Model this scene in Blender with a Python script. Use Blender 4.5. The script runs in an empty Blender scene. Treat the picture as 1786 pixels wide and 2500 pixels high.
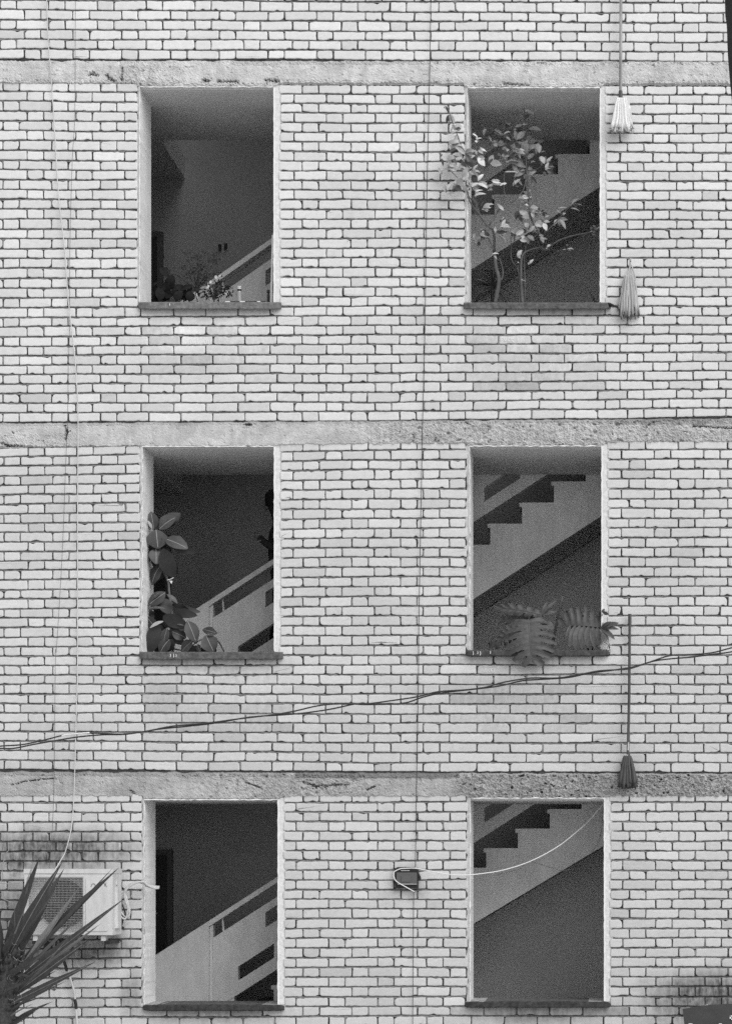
import bpy, math, random
from mathutils import Vector, Matrix, noise

# ------------------------------------------------------------------ scale and projection
S = 0.00316          # metres per photo pixel on the facade plane (Y = 0)
XV, YV = 1500.0, 2100.0   # where the camera stands, in facade pixels
D = 17.0             # camera distance from the facade
ZE = 2.6             # eye height above the yard
def P(px, py, Y=0.0):
    k = 1 + Y / D
    return Vector(((XV + (px - XV) * k) * S, Y, ZE + (YV - py) * S * k))
def W(px, py, Y=0.0):
    return Vector((px * S, Y, ZE + (YV - py) * S))

scene = bpy.context.scene
# ------------------------------------------------------------------ camera
cam_d = bpy.data.cameras.new('camera'); cam = bpy.data.objects.new('camera', cam_d)
scene.collection.objects.link(cam); scene.camera = cam
cam.location = (XV * S, -D, ZE); cam.rotation_euler = (math.radians(90), 0, 0)
cam_d.sensor_width = 36; cam_d.sensor_fit = 'AUTO'
cam_d.lens = 36 * D / (2500 * S)
cam_d.shift_x = (893 - XV) / 2500; cam_d.shift_y = (YV - 1250) / 2500
cam_d.clip_start = 0.1; cam_d.clip_end = 500
# ------------------------------------------------------------------ sky, sun, exposure (overcast)
SUN_EL, SUN_AZ = math.radians(44), math.radians(38)
wd = bpy.data.worlds.new('World'); scene.world = wd; wd.use_nodes = True
nt = wd.node_tree; nt.nodes.clear()
sky = nt.nodes.new('ShaderNodeTexSky'); sky.sky_type = 'NISHITA'; sky.sun_disc = False
sky.sun_elevation = SUN_EL; sky.sun_rotation = math.radians(180) - SUN_AZ
bw = nt.nodes.new('ShaderNodeRGBToBW'); bg = nt.nodes.new('ShaderNodeBackground')
out = nt.nodes.new('ShaderNodeOutputWorld')
nt.links.new(sky.outputs[0], bw.inputs[0]); nt.links.new(bw.outputs[0], bg.inputs[0]); nt.links.new(bg.outputs[0], out.inputs[0])
bg.inputs[1].default_value = 0.15
sd = bpy.data.lights.new('sun', 'SUN'); sd.energy = 1.5; sd.angle = math.radians(50); sd.color = (1, 1, 1)
sun = bpy.data.objects.new('sun', sd); scene.collection.objects.link(sun)
dirv = Vector((math.sin(SUN_AZ) * math.cos(SUN_EL), -math.cos(SUN_AZ) * math.cos(SUN_EL), math.sin(SUN_EL)))
sun.rotation_euler = dirv.to_track_quat('Z', 'Y').to_euler(); sun.location = (0, -10, 20)
vs = scene.view_settings; vs.view_transform = 'Standard'; vs.look = 'None'; vs.gamma = 1; vs.exposure = 0.31
scene.cycles.use_denoising = False   # the photograph has film grain
R = random.Random(7)

# ------------------------------------------------------------------ materials (the photograph is black and white: all neutral greys)
def mat(name, base, rough=0.85, n=(), bump=0.0, bscale=60, attr=None, spec=0.3, trans=0.0):
    """n: list of (scale, lo, hi, stretch) multiplicative noises on the base grey"""
    m = bpy.data.materials.new(name); m.use_nodes = True; t = m.node_tree; L = t.links
    b = t.nodes['Principled BSDF']; b.inputs['Roughness'].default_value = rough
    b.inputs['Specular IOR Level'].default_value = spec
    if trans: b.inputs['Transmission Weight'].default_value = trans
    cur = None
    geo = t.nodes.new('ShaderNodeNewGeometry')
    def mul(a, bsock):
        q = t.nodes.new('ShaderNodeMath'); q.operation = 'MULTIPLY'
        if isinstance(a, float): q.inputs[0].default_value = a
        else: L.new(a, q.inputs[0])
        L.new(bsock, q.inputs[1]); return q.outputs[0]
    cur = float(base)
    for sc, lo, hi, st in n:
        mp = t.nodes.new('ShaderNodeMapping'); mp.inputs['Scale'].default_value = (sc * st[0], sc * st[1], sc * st[2])
        L.new(geo.outputs['Position'], mp.inputs['Vector'])
        nz = t.nodes.new('ShaderNodeTexNoise'); nz.inputs['Scale'].default_value = 1.0; nz.inputs['Detail'].default_value = 5
        nz.inputs['Roughness'].default_value = 0.6
        L.new(mp.outputs[0], nz.inputs['Vector'])
        mr = t.nodes.new('ShaderNodeMapRange'); mr.inputs['From Min'].default_value = 0.32; mr.inputs['From Max'].default_value = 0.68
        mr.inputs['To Min'].default_value = lo; mr.inputs['To Max'].default_value = hi
        L.new(nz.outputs[0], mr.inputs['Value'])
        cur = mul(cur, mr.outputs[0])
    if attr:
        at = t.nodes.new('ShaderNodeAttribute'); at.attribute_name = attr
        cur = mul(cur, at.outputs['Fac'])
    if isinstance(cur, float):
        b.inputs['Base Color'].default_value = (cur, cur, cur, 1)
    else:
        cc = t.nodes.new('ShaderNodeCombineColor')
        for i in range(3): L.new(cur, cc.inputs[i])
        L.new(cc.outputs[0], b.inputs['Base Color'])
    if bump:
        nz = t.nodes.new('ShaderNodeTexNoise'); nz.inputs['Scale'].default_value = bscale; nz.inputs['Detail'].default_value = 6
        L.new(geo.outputs['Position'], nz.inputs['Vector'])
        bp = t.nodes.new('ShaderNodeBump'); bp.inputs['Strength'].default_value = 0.6; bp.inputs['Distance'].default_value = bump
        L.new(nz.outputs[0], bp.inputs['Height']); L.new(bp.outputs[0], b.inputs['Normal'])
    return m
I3 = (1, 1, 1)
M = {}
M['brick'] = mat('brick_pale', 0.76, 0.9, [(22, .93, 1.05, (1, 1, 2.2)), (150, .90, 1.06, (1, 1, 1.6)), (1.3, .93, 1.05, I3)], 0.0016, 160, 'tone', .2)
def add_dirt(m):
    t = m.node_tree; L = t.links; b = t.nodes['Principled BSDF']; src = b.inputs['Base Color'].links[0].from_socket
    geo = t.nodes.new('ShaderNodeNewGeometry'); mp = t.nodes.new('ShaderNodeMapping'); mp.inputs['Scale'].default_value = (26, 26, 14); L.new(geo.outputs['Position'], mp.inputs['Vector'])
    nz = t.nodes.new('ShaderNodeTexNoise'); nz.inputs['Scale'].default_value = 1; nz.inputs['Detail'].default_value = 6; nz.inputs['Roughness'].default_value = .7; L.new(mp.outputs[0], nz.inputs['Vector'])
    mr = t.nodes.new('ShaderNodeMapRange'); mr.inputs['From Min'].default_value = .35; mr.inputs['From Max'].default_value = .65; mr.inputs['To Min'].default_value = .1; mr.inputs['To Max'].default_value = 1.5
    L.new(nz.outputs[0], mr.inputs['Value'])
    at = t.nodes.new('ShaderNodeAttribute'); at.attribute_name = 'dirt'
    q = t.nodes.new('ShaderNodeMath'); q.operation = 'MULTIPLY'; L.new(mr.outputs[0], q.inputs[0]); L.new(at.outputs['Fac'], q.inputs[1])
    w = t.nodes.new('ShaderNodeMath'); w.operation = 'SUBTRACT'; w.use_clamp = True; w.inputs[0].default_value = 1; L.new(q.outputs[0], w.inputs[1])
    x = t.nodes.new('ShaderNodeVectorMath'); x.operation = 'SCALE'; L.new(src, x.inputs[0]); L.new(w.outputs[0], x.inputs['Scale']); L.new(x.outputs[0], b.inputs['Base Color'])
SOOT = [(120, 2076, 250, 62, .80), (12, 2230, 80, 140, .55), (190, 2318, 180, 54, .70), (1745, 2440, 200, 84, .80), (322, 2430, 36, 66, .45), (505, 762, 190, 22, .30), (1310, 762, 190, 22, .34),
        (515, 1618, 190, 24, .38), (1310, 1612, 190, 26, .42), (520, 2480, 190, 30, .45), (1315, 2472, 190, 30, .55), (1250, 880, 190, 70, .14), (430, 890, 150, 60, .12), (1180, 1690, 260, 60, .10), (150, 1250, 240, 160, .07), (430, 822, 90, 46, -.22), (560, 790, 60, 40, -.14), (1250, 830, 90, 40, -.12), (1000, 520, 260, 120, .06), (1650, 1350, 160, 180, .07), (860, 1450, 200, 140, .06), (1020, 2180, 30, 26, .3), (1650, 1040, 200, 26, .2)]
def add_soot(m):
    t = m.node_tree; L = t.links; b = t.nodes['Principled BSDF']; src = b.inputs['Base Color'].links[0].from_socket
    geo = t.nodes.new('ShaderNodeNewGeometry')
    def M2(op, a, c=None, clamp=False):
        q = t.nodes.new('ShaderNodeMath'); q.operation = op; q.use_clamp = clamp
        for k, v in enumerate((a, c)):
            if v is None: continue
            if isinstance(v, (int, float)): q.inputs[k].default_value = v
            else: L.new(v, q.inputs[k])
        return q.outputs[0]
    def nz(sc, det=5):
        mp = t.nodes.new('ShaderNodeMapping'); mp.inputs['Scale'].default_value = sc; L.new(geo.outputs['Position'], mp.inputs['Vector'])
        n = t.nodes.new('ShaderNodeTexNoise'); n.inputs['Scale'].default_value = 1; n.inputs['Detail'].default_value = det; n.inputs['Roughness'].default_value = .65; L.new(mp.outputs[0], n.inputs['Vector']); return M2('SUBTRACT', n.outputs[0], .5)
    big = M2('MULTIPLY', nz((5, 5, 4)), 2.4); fine = M2('MULTIPLY', nz((30, 30, 16), 7), 2.2); run = M2('MULTIPLY', nz((34, 34, 3)), 2.0)
    tot = None
    for cx, cy, rx, ry, amp in SOOT:
        c = W(cx, cy); mp = t.nodes.new('ShaderNodeMapping'); mp.vector_type = 'POINT'
        mp.inputs['Scale'].default_value = (1 / (rx * S), 0, 1 / (ry * S)); mp.inputs['Location'].default_value = (-c.x / (rx * S), 0, -c.z / (ry * S))
        L.new(geo.outputs['Position'], mp.inputs['Vector']); ln = t.nodes.new('ShaderNodeVectorMath'); ln.operation = 'LENGTH'; L.new(mp.outputs[0], ln.inputs[0])
        v = M2('ADD', ln.outputs['Value'], M2('MULTIPLY', big, .45))
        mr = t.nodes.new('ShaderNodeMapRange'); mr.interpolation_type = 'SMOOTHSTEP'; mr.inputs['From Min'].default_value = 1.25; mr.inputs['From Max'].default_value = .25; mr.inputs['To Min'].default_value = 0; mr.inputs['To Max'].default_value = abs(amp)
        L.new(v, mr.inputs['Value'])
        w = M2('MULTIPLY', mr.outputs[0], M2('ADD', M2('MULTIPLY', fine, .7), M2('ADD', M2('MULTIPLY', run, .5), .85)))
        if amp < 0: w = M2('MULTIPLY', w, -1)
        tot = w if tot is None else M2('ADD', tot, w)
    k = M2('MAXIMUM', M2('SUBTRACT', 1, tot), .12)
    x = t.nodes.new('ShaderNodeVectorMath'); x.operation = 'SCALE'; L.new(src, x.inputs[0]); L.new(k, x.inputs['Scale']); L.new(x.outputs[0], b.inputs['Base Color'])
add_dirt(M['brick']); add_soot(M['brick'])
M['mortar'] = mat('mortar', 0.07, 0.95, [(30, .55, 1.35, I3), (3, .8, 1.15, I3)], 0.004, 130)
M['concrete'] = mat('band_concrete', 0.60, 0.95, [(14, .86, 1.08, I3), (120, .80, 1.14, I3), (3, .9, 1.08, (1, 1, .5)), (22, .88, 1.05, (1, 1, .2))], 0.004, 150, 'tone')
M['plaster_rough'] = mat('edge_plaster', 0.70, 0.95, [(40, .85, 1.08, I3), (160, .9, 1.06, I3)], 0.003, 120)
M['paint_white'] = mat('reveal_white_paint', 0.88, 0.7, [(7, .90, 1.03, (1, 1, .6)), (45, .93, 1.03, I3), (12, .92, 1.03, (1, 1, .3))], 0.0006, 60)
M['sill'] = mat('sill_concrete', 0.15, 0.95, [(25, .6, 1.35, I3), (160, .7, 1.3, I3)], 0.004, 120, 'tone')
M['ceiling'] = mat('ceiling_paint', 0.66, 0.9, [(170, .86, 1.12, I3), (3, .95, 1.04, I3)], 0.0006, 60)
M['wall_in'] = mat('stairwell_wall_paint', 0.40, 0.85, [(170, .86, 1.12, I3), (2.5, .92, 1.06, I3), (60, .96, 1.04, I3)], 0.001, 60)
M['wall_lit'] = mat('stairwell_lit_tone', 0.86, 0.85, [(170, .86, 1.12, I3), (2.5, .95, 1.04, I3)], 0.001, 60)  # wall paint lifted to carry the brighter light below the flights
M['wall_dark'] = mat('stairwell_dado_paint', 0.16, 0.7, [(2.5, .92, 1.06, I3), (60, .96, 1.04, I3)], 0.001, 60)
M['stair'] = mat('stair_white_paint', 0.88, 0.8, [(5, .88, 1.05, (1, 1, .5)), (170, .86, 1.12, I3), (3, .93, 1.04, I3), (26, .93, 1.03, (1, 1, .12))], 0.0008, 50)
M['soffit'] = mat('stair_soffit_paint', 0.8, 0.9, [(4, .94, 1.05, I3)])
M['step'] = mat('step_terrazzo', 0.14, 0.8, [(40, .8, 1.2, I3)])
M['floor'] = mat('corridor_terrazzo', 0.45, 0.8, [(30, .85, 1.15, I3)])
M['door'] = mat('door_dark_varnish', 0.05, 0.5, [(10, .8, 1.2, (4, 4, .3))])
M['doorframe'] = mat('door_frame_paint', 0.12, 0.6)
M['metal'] = mat('bare_metal', 0.5, 0.35)
M['ac'] = mat('ac_enamel', 0.66, 0.45, [(6, .90, 1.02, I3), (30, .86, 1.03, (1, 1, .2))])
M['acdark'] = mat('ac_dark_inside', 0.02, 0.6)
M['fan'] = mat('fan_plastic', .035, .5)
M['acgrey'] = mat('ac_grille_wire', 0.50, 0.5)
M['black'] = mat('black_plastic', 0.025, 0.5)
M['cable_light'] = mat('pale_cable_sheath', 0.62, 0.5, [(20, .85, 1.05, (1, 1, .2))])
M['cable_dark'] = mat('dark_cable_sheath', 0.045, 0.5)
M['cable_mid'] = mat('thin_grey_wire', 0.10, 0.6)
M['white_plastic'] = mat('white_plastic', 0.82, 0.4)
M['pipe_foam'] = mat('pipe_insulation', 0.55, 0.8, [(50, .8, 1.1, I3)])
M['mop_white'] = mat('mop_white_cotton', 0.90, 0.95, [(200, .9, 1.02, (1, 1, .1))], attr='tone')
M['mop_grey'] = mat('mop_grey_rags', 0.45, 0.95, [(200, .8, 1.1, (1, 1, .1))], attr='tone')
M['mop_dark'] = mat('mop_dark_wool', 0.10, 0.95, [(200, .8, 1.2, (1, 1, .1))], attr='tone')
M['handle_dark'] = mat('mop_handle_dark', 0.07, 0.5, [(8, .8, 1.4, (5, 5, .4))])
M['handle_grey'] = mat('mop_handle_worn', 0.22, 0.5, [(5, .6, 1.9, (5, 5, .5))])
M['leaf_light'] = mat('leaf_lit_tone', 0.62, 0.45, [(60, .85, 1.1, I3)], spec=.5)  # leaf tones
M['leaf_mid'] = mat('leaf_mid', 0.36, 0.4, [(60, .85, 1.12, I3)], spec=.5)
M['leaf_dark'] = mat('leaf_dim_tone', 0.07, 0.4, [(60, .8, 1.2, I3)], spec=.5)
M['leaf_matt'] = mat('leaf_dull_dark', 0.022, 0.8, [(60, .7, 1.3, I3)], spec=.1)
M['leaf_rub'] = mat('rubber_leaf', 0.035, 0.5, [(25, .75, 1.25, I3)], spec=.5)
M['leaf_rub2'] = mat('rubber_leaf_pale', 0.06, 0.5, [(25, .8, 1.2, I3)], spec=.5)
M['leaf_rub0'] = mat('rubber_leaf_deep', 0.015, 0.5, [(25, .75, 1.25, I3)], spec=.5)
M['vein'] = mat('leaf_vein', 0.38, 0.5)
M['bark'] = mat('shrub_bark', 0.15, 0.85, [(60, .7, 1.25, (1, 1, .3))], 0.002, 120)
M['bark_dark'] = mat('dark_bark', 0.06, 0.9, [(60, .6, 1.4, I3)], 0.004, 90)
M['yucca'] = mat('yucca_leaf', 0.060, 0.5, [(40, .75, 1.25, (1, 1, .4))], spec=.4)
M['yucca_pale'] = mat('yucca_leaf_pale', 0.22, 0.5, [(40, .8, 1.2, (1, 1, .4))], spec=.4)
M['fibre'] = mat('pale_fibre', 0.30, 0.8)
M['pot'] = mat('terracotta', 0.18, 0.85, [(15, .85, 1.15, I3)])
M['soil'] = mat('soil', 0.05, 0.95, [(60, .6, 1.4, I3)])
M['skin'] = mat('skin', 0.30, 0.6)
M['cloth'] = mat('dark_clothes', 0.05, 0.9)
M['hair'] = mat('dark_hair', 0.03, 0.7)
M['glass'] = mat('clear_bottle', 0.30, 0.15, spec=.6)
M['sheet'] = mat('dark_sheet_metal', 0.055, 0.6, [(9, .85, 1.15, I3)])
M['chalk'] = mat('chalk', 0.86, 0.95)
M['ground'] = mat('yard_concrete', 0.52, 0.95, [(1.2, .8, 1.15, I3), (20, .85, 1.1, I3)], 0.004, 30)

# ------------------------------------------------------------------ mesh builder
class MB:
    def __init__(s): s.v = []; s.f = []; s.m = []; s.t = []; s.tone = 1.0; s.mi = 0
    def V(s, p): s.v.append(tuple(p)); return len(s.v) - 1
    def F(s, *i): s.f.append(tuple(i)); s.m.append(s.mi); s.t.append(s.tone)
    def box(s, lo, hi):
        x0, y0, z0 = lo; x1, y1, z1 = hi
        i = [s.V(p) for p in ((x0,y0,z0),(x1,y0,z0),(x1,y1,z0),(x0,y1,z0),(x0,y0,z1),(x1,y0,z1),(x1,y1,z1),(x0,y1,z1))]
        for q in ((0,3,2,1),(4,5,6,7),(0,1,5,4),(1,2,6,5),(2,3,7,6),(3,0,4,7)): s.F(*[i[k] for k in q])
    def prism(s, pts, Y0, Y1, back=True):
        """convex or simple polygon of (x, z) (counter-clockwise seen from the front) pushed from Y0 to Y1"""
        n = len(pts); a = [s.V((p[0], Y0, p[1])) for p in pts]; b = [s.V((p[0], Y1, p[1])) for p in pts]
        s.F(*a); s.F(*b[::-1])
        for k in range(n): s.F(a[k], b[k], b[(k + 1) % n], a[(k + 1) % n])
    def tube(s, pts, r0, r1=None, seg=6, smooth=4, cap=True):
        if r1 is None: r1 = r0
        pts = [Vector(p) for p in pts]
        if smooth and len(pts) > 2: pts = spline(pts, smooth)
        n = len(pts); rings = []
        up = Vector((0.03, -1, 0.05)).normalized()
        for k, p in enumerate(pts):
            d = (pts[min(k + 1, n - 1)] - pts[max(k - 1, 0)])
            d = d.normalized() if d.length > 1e-9 else Vector((0, 0, 1))
            u = d.cross(up)
            if u.length < 1e-3: u = d.cross(Vector((1, 0, 0)))
            u.normalize(); w = u.cross(d); t = k / max(1, n - 1)
            r = r0(t) if callable(r0) else r0 + (r1 - r0) * t
            rings.append([s.V(p + (u * math.cos(a) + w * math.sin(a)) * r) for a in [2 * math.pi * j / seg for j in range(seg)]])
        for k in range(n - 1):
            for j in range(seg):
                s.F(rings[k][j], rings[k][(j + 1) % seg], rings[k + 1][(j + 1) % seg], rings[k + 1][j])
        if cap: s.F(*rings[0][::-1]); s.F(*rings[-1])
    def lathe(s, c, prof, seg=16):
        rings = []
        for r, z in prof:
            rings.append([s.V((c[0] + r * math.cos(a), c[1] + r * math.sin(a), c[2] + z)) for a in [2 * math.pi * j / seg for j in range(seg)]])
        for k in range(len(prof) - 1):
            for j in range(seg): s.F(rings[k][j], rings[k][(j + 1) % seg], rings[k + 1][(j + 1) % seg], rings[k + 1][j])
        s.F(*rings[0][::-1]); s.F(*rings[-1])
    def leaf(s, b, t, w, face=None, bend=0.12, fold=0.18, mi=0, n=7, shape='oval', vein=None, veinw=.018):
        b = Vector(b); t = Vector(t); ax = t - b; L = ax.length
        if L < 1e-5: return
        ax.normalize()
        f = Vector(face) if face else Vector((0, -1, .35))
        nrm = (f - ax * f.dot(ax))
        if nrm.length < 1e-3: nrm = Vector((0, -1, 0)) - ax * Vector((0, -1, 0)).dot(ax)
        nrm.normalize(); side = ax.cross(nrm)
        s.mi = mi; rows = []
        for k in range(n + 1):
            u = k / n
            if shape == 'oval': h = math.sin(math.pi * min(1, u * .97 + .015)) ** .72 * (1.08 - .16 * u)
            elif shape == 'blade': h = min(1, .45 + 1.6 * u) * (1 - u ** 2.2)
            elif shape == 'heart': h = (math.sin(math.pi * (u * .93 + .035)) ** .6) * (1.15 - .35 * u)
            else: h = (math.sin(math.pi * (u ** .8 * .97 + .015))) ** .9
            c = b + ax * (L * u) + nrm * (bend * L * math.sin(math.pi * u) - .0 * L)
            hw = w * .5 * max(h, .02)
            wob = 1 + .05 * math.sin(u * 17 + L * 91)
            rows.append((s.V(c - side * hw * wob + nrm * hw * fold), s.V(c), s.V(c + side * hw + nrm * hw * fold)))
        for k in range(n):
            a, c = rows[k], rows[k + 1]
            s.F(a[0], c[0], c[1], a[1]); s.F(a[1], c[1], c[2], a[2])
        if vein is not None:
            s.mi = vein
            vv = [Vector(s.v[r[1]]) + nrm * .0018 for r in rows[:-1]]
            iv = [(s.V(p - side * w * veinw), s.V(p + nrm * .001), s.V(p + side * w * veinw)) for p in vv]
            for k in range(len(iv) - 1):
                a, c = iv[k], iv[k + 1]
                s.F(a[0], c[0], c[1], a[1]); s.F(a[1], c[1], c[2], a[2])
            s.mi = mi
    def build(s, name, mats, parent=None, smooth=False, tone=False, origin=None):
        me = bpy.data.meshes.new(name)
        o0 = Vector(origin) if origin else Vector((0, 0, 0))
        vv = [(x - o0.x, y - o0.y, z - o0.z) for x, y, z in s.v] if origin else s.v
        me.from_pydata(vv, [], s.f); me.update()
        if not isinstance(mats, (list, tuple)): mats = [mats]
        for m in mats: me.materials.append(m)
        if len(mats) > 1: me.polygons.foreach_set('material_index', s.m)
        if smooth: me.polygons.foreach_set('use_smooth', [True] * len(s.f))
        if tone:
            at = me.attributes.new('tone', 'FLOAT', 'FACE'); at.data.foreach_set('value', s.t)
        o = bpy.data.objects.new(name, me); scene.collection.objects.link(o)
        o.location = o0
        if parent is not None:
            o.parent = parent; o.location = o0 - parent.location - (parent.parent.location if parent.parent else Vector((0, 0, 0)))
        return o
def spline(p, k):
    out = []
    for i in range(len(p) - 1):
        a, b, c, d = p[max(i - 1, 0)], p[i], p[i + 1], p[min(i + 2, len(p) - 1)]
        for j in range(k):
            t = j / k
            out.append(.5 * ((2 * b) + (c - a) * t + (2 * a - 5 * b + 4 * c - d) * t * t + (3 * b - 3 * c + d - a) * t ** 3))
    out.append(p[-1]); return out
def empty(name, loc, label=None, cat=None, group=None, kind=None):
    o = bpy.data.objects.new(name, None); o.empty_display_size = .1
    scene.collection.objects.link(o); o.location = loc; tag(o, label, cat, group, kind); return o
def tag(o, label=None, cat=None, group=None, kind=None):
    if label: o['label'] = label
    if cat: o['category'] = cat
    if group: o['group'] = group
    if kind: o['kind'] = kind
    return o
def fbm(x, y, z=0.0, o=4): return noise.fractal(Vector((x, y, z)), 0.9, 2.1, o)

# ------------------------------------------------------------------ openings (photo pixels on the facade)
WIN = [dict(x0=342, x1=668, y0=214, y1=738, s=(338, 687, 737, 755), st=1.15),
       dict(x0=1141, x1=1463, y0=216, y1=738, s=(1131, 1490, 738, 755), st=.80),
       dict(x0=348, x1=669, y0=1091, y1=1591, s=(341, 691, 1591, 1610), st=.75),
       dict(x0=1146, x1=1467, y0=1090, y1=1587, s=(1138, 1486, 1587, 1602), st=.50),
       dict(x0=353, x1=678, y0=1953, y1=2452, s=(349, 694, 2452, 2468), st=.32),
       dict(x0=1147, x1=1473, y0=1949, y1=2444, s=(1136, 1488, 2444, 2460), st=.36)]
UP = [dict(x0=342, x1=668, y0=-651, y1=-130), dict(x0=1141, x1=1463, y0=-651, y1=-130)]
BANDS = [(147, 206, 149, 208), (1033, 1094, 1021, 1080), (1884, 1946, 1889, 1947)]   # top/bottom at the left, top/bottom at the right
TH = 0.41
building = empty('apartment_building', (893 * S, 0.2, 0), 'pale brick apartment block with concrete bands and six glassless stairwell openings', 'building')

# ------------------------------------------------------------------ ground
g = MB(); g.box((-60, -90, -.3), (70, 60, 0)); o = g.build('ground', M['ground']); tag(o, kind='structure')

# ------------------------------------------------------------------ bricks
XA, XB = -250, 2060
def rowtab(kn):  # knots (j, yleft, ycentre, yright)
    def f(j, x):
        for a, b in zip(kn, kn[1:]):
            if j <= b[0] or b is kn[-1]:
                t = (j - a[0]) / (b[0] - a[0]); L, C, Q = [a[i] + (b[i] - a[i]) * t for i in (1, 2, 3)]
                break
        if x < 900: return L + (C - L) * max(-.4, (x - 100) / 800)
        return C + (Q - C) * min(1.3, (x - 900) / 850)
    return f
SEC = [(rowtab([(0, 0.2, 4.0, 7.4), (1, 24.4, 28.8, 32.6), (6, 145, 147, 151)]), -8, 6),
       (rowtab([(0, 224, 230, 232), (23, 775.5, 771, 771.5), (34, 1031.5, 1028.7, 1018.8)]), 0, 34),
       (rowtab([(0, 1114.7, 1099.2, 1098), (23, 1648.9, 1647.8, 1647.8), (33, 1880, 1885.4, 1887)]), 0, 33),
       (rowtab([(0, 1960.2, 1959.1, 1959), (22, 2485, 2481.2, 2481)]), 0, 50)]
PH = [None,
      dict(L=(86.5, 27.4, 118.8), C=(935, 995, 118.9), R=(1612, 1550, 120.3), WL=(346, 363, 78.2), WR=(1153.7, 1135, 80.6)),
      dict(L=(30, 88.7, 118.8), C=(933, 997, 119), R=(1615.6, 1554, 120.3), WL=(353, 366, 77.6), WR=(1163, 1123, 80.4)),
      dict(L=(38, 100, 119.2), C=(941, 998, 119.5), R=(1619, 1555, 120.4), WL=(360, 330, 77.6), WR=(1150, 1180, 80.4))]
def flemish(c, per, a, b):
    js = []; n0 = int((a - c) / per) - 2; n1 = int((b - c) / per) + 2
    for n in range(n0, n1 + 1):
        for e in (c - 20 + n * per, c + 20 + n * per):
            if a <= e <= b: js.append(e)
    return js
def running(c, per, a, b):
    n0 = int((a - c) / per) - 2; n1 = int((b - c) / per) + 2
    return [c + n * per for n in range(n0, n1 + 1) if a <= c + n * per <= b]
def joints(sec, j, y):
    if sec == 0:
        c = 20 if j % 2 == 1 else 79.3
        return flemish(c, 118.9, XA, XB)
    p = PH[sec]; od = 0 if j % 2 else 1
    below = any(y > w['y1'] + 8 for w in WIN[(sec - 1) * 2:(sec - 1) * 2 + 1])
    J = flemish(p['L'][od], p['L'][2], XA, 352)
    if below:
        J += running(p['WL'][od], p['WL'][2], 345, 690); J += flemish(p['C'][od], p['C'][2], 700, 1125)
        J += running(p['WR'][od], p['WR'][2], 1128, 1478)
    else:
        J += flemish(p['C'][od], p['C'][2], 680, 1150)
    J += flemish(p['R'][od], p['R'][2], 1484, XB)
    J.sort(); K = [J[0]]
    for q in J[1:]:
        if q - K[-1] > 27: K.append(q)
    return K
def stain_and_falloff(x, y):
    t = 1.0
    # soot above and below the air conditioner, damp corner lower right, dirty bricks under the sills
    n = fbm(x * .012, y * .02, 3.1)
    d = 0.0
    for w in WIN:
        s0, s1, sy, se = w['s']
        if s0 < x < s1 and se < y < se + 46: d += (.16 if y < se + 24 else .12) * (.6 + 1.1 * max(0, fbm(x * .03, y * .05, 9)))
        if s0 < x < s1 and se + 46 < y < se + 190: d += .10 * (1 + fbm(x * .02, y * .03, 5))
    global DIRT
    DIRT = max(0, d * (1 + .5 * n))
    t -= DIRT * .45
    # some dirt plus the light fall-off painted into the tone, darker lower down
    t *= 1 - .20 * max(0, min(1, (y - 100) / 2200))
    return max(.16, t)
brk = MB(); brk.d = []
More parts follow.
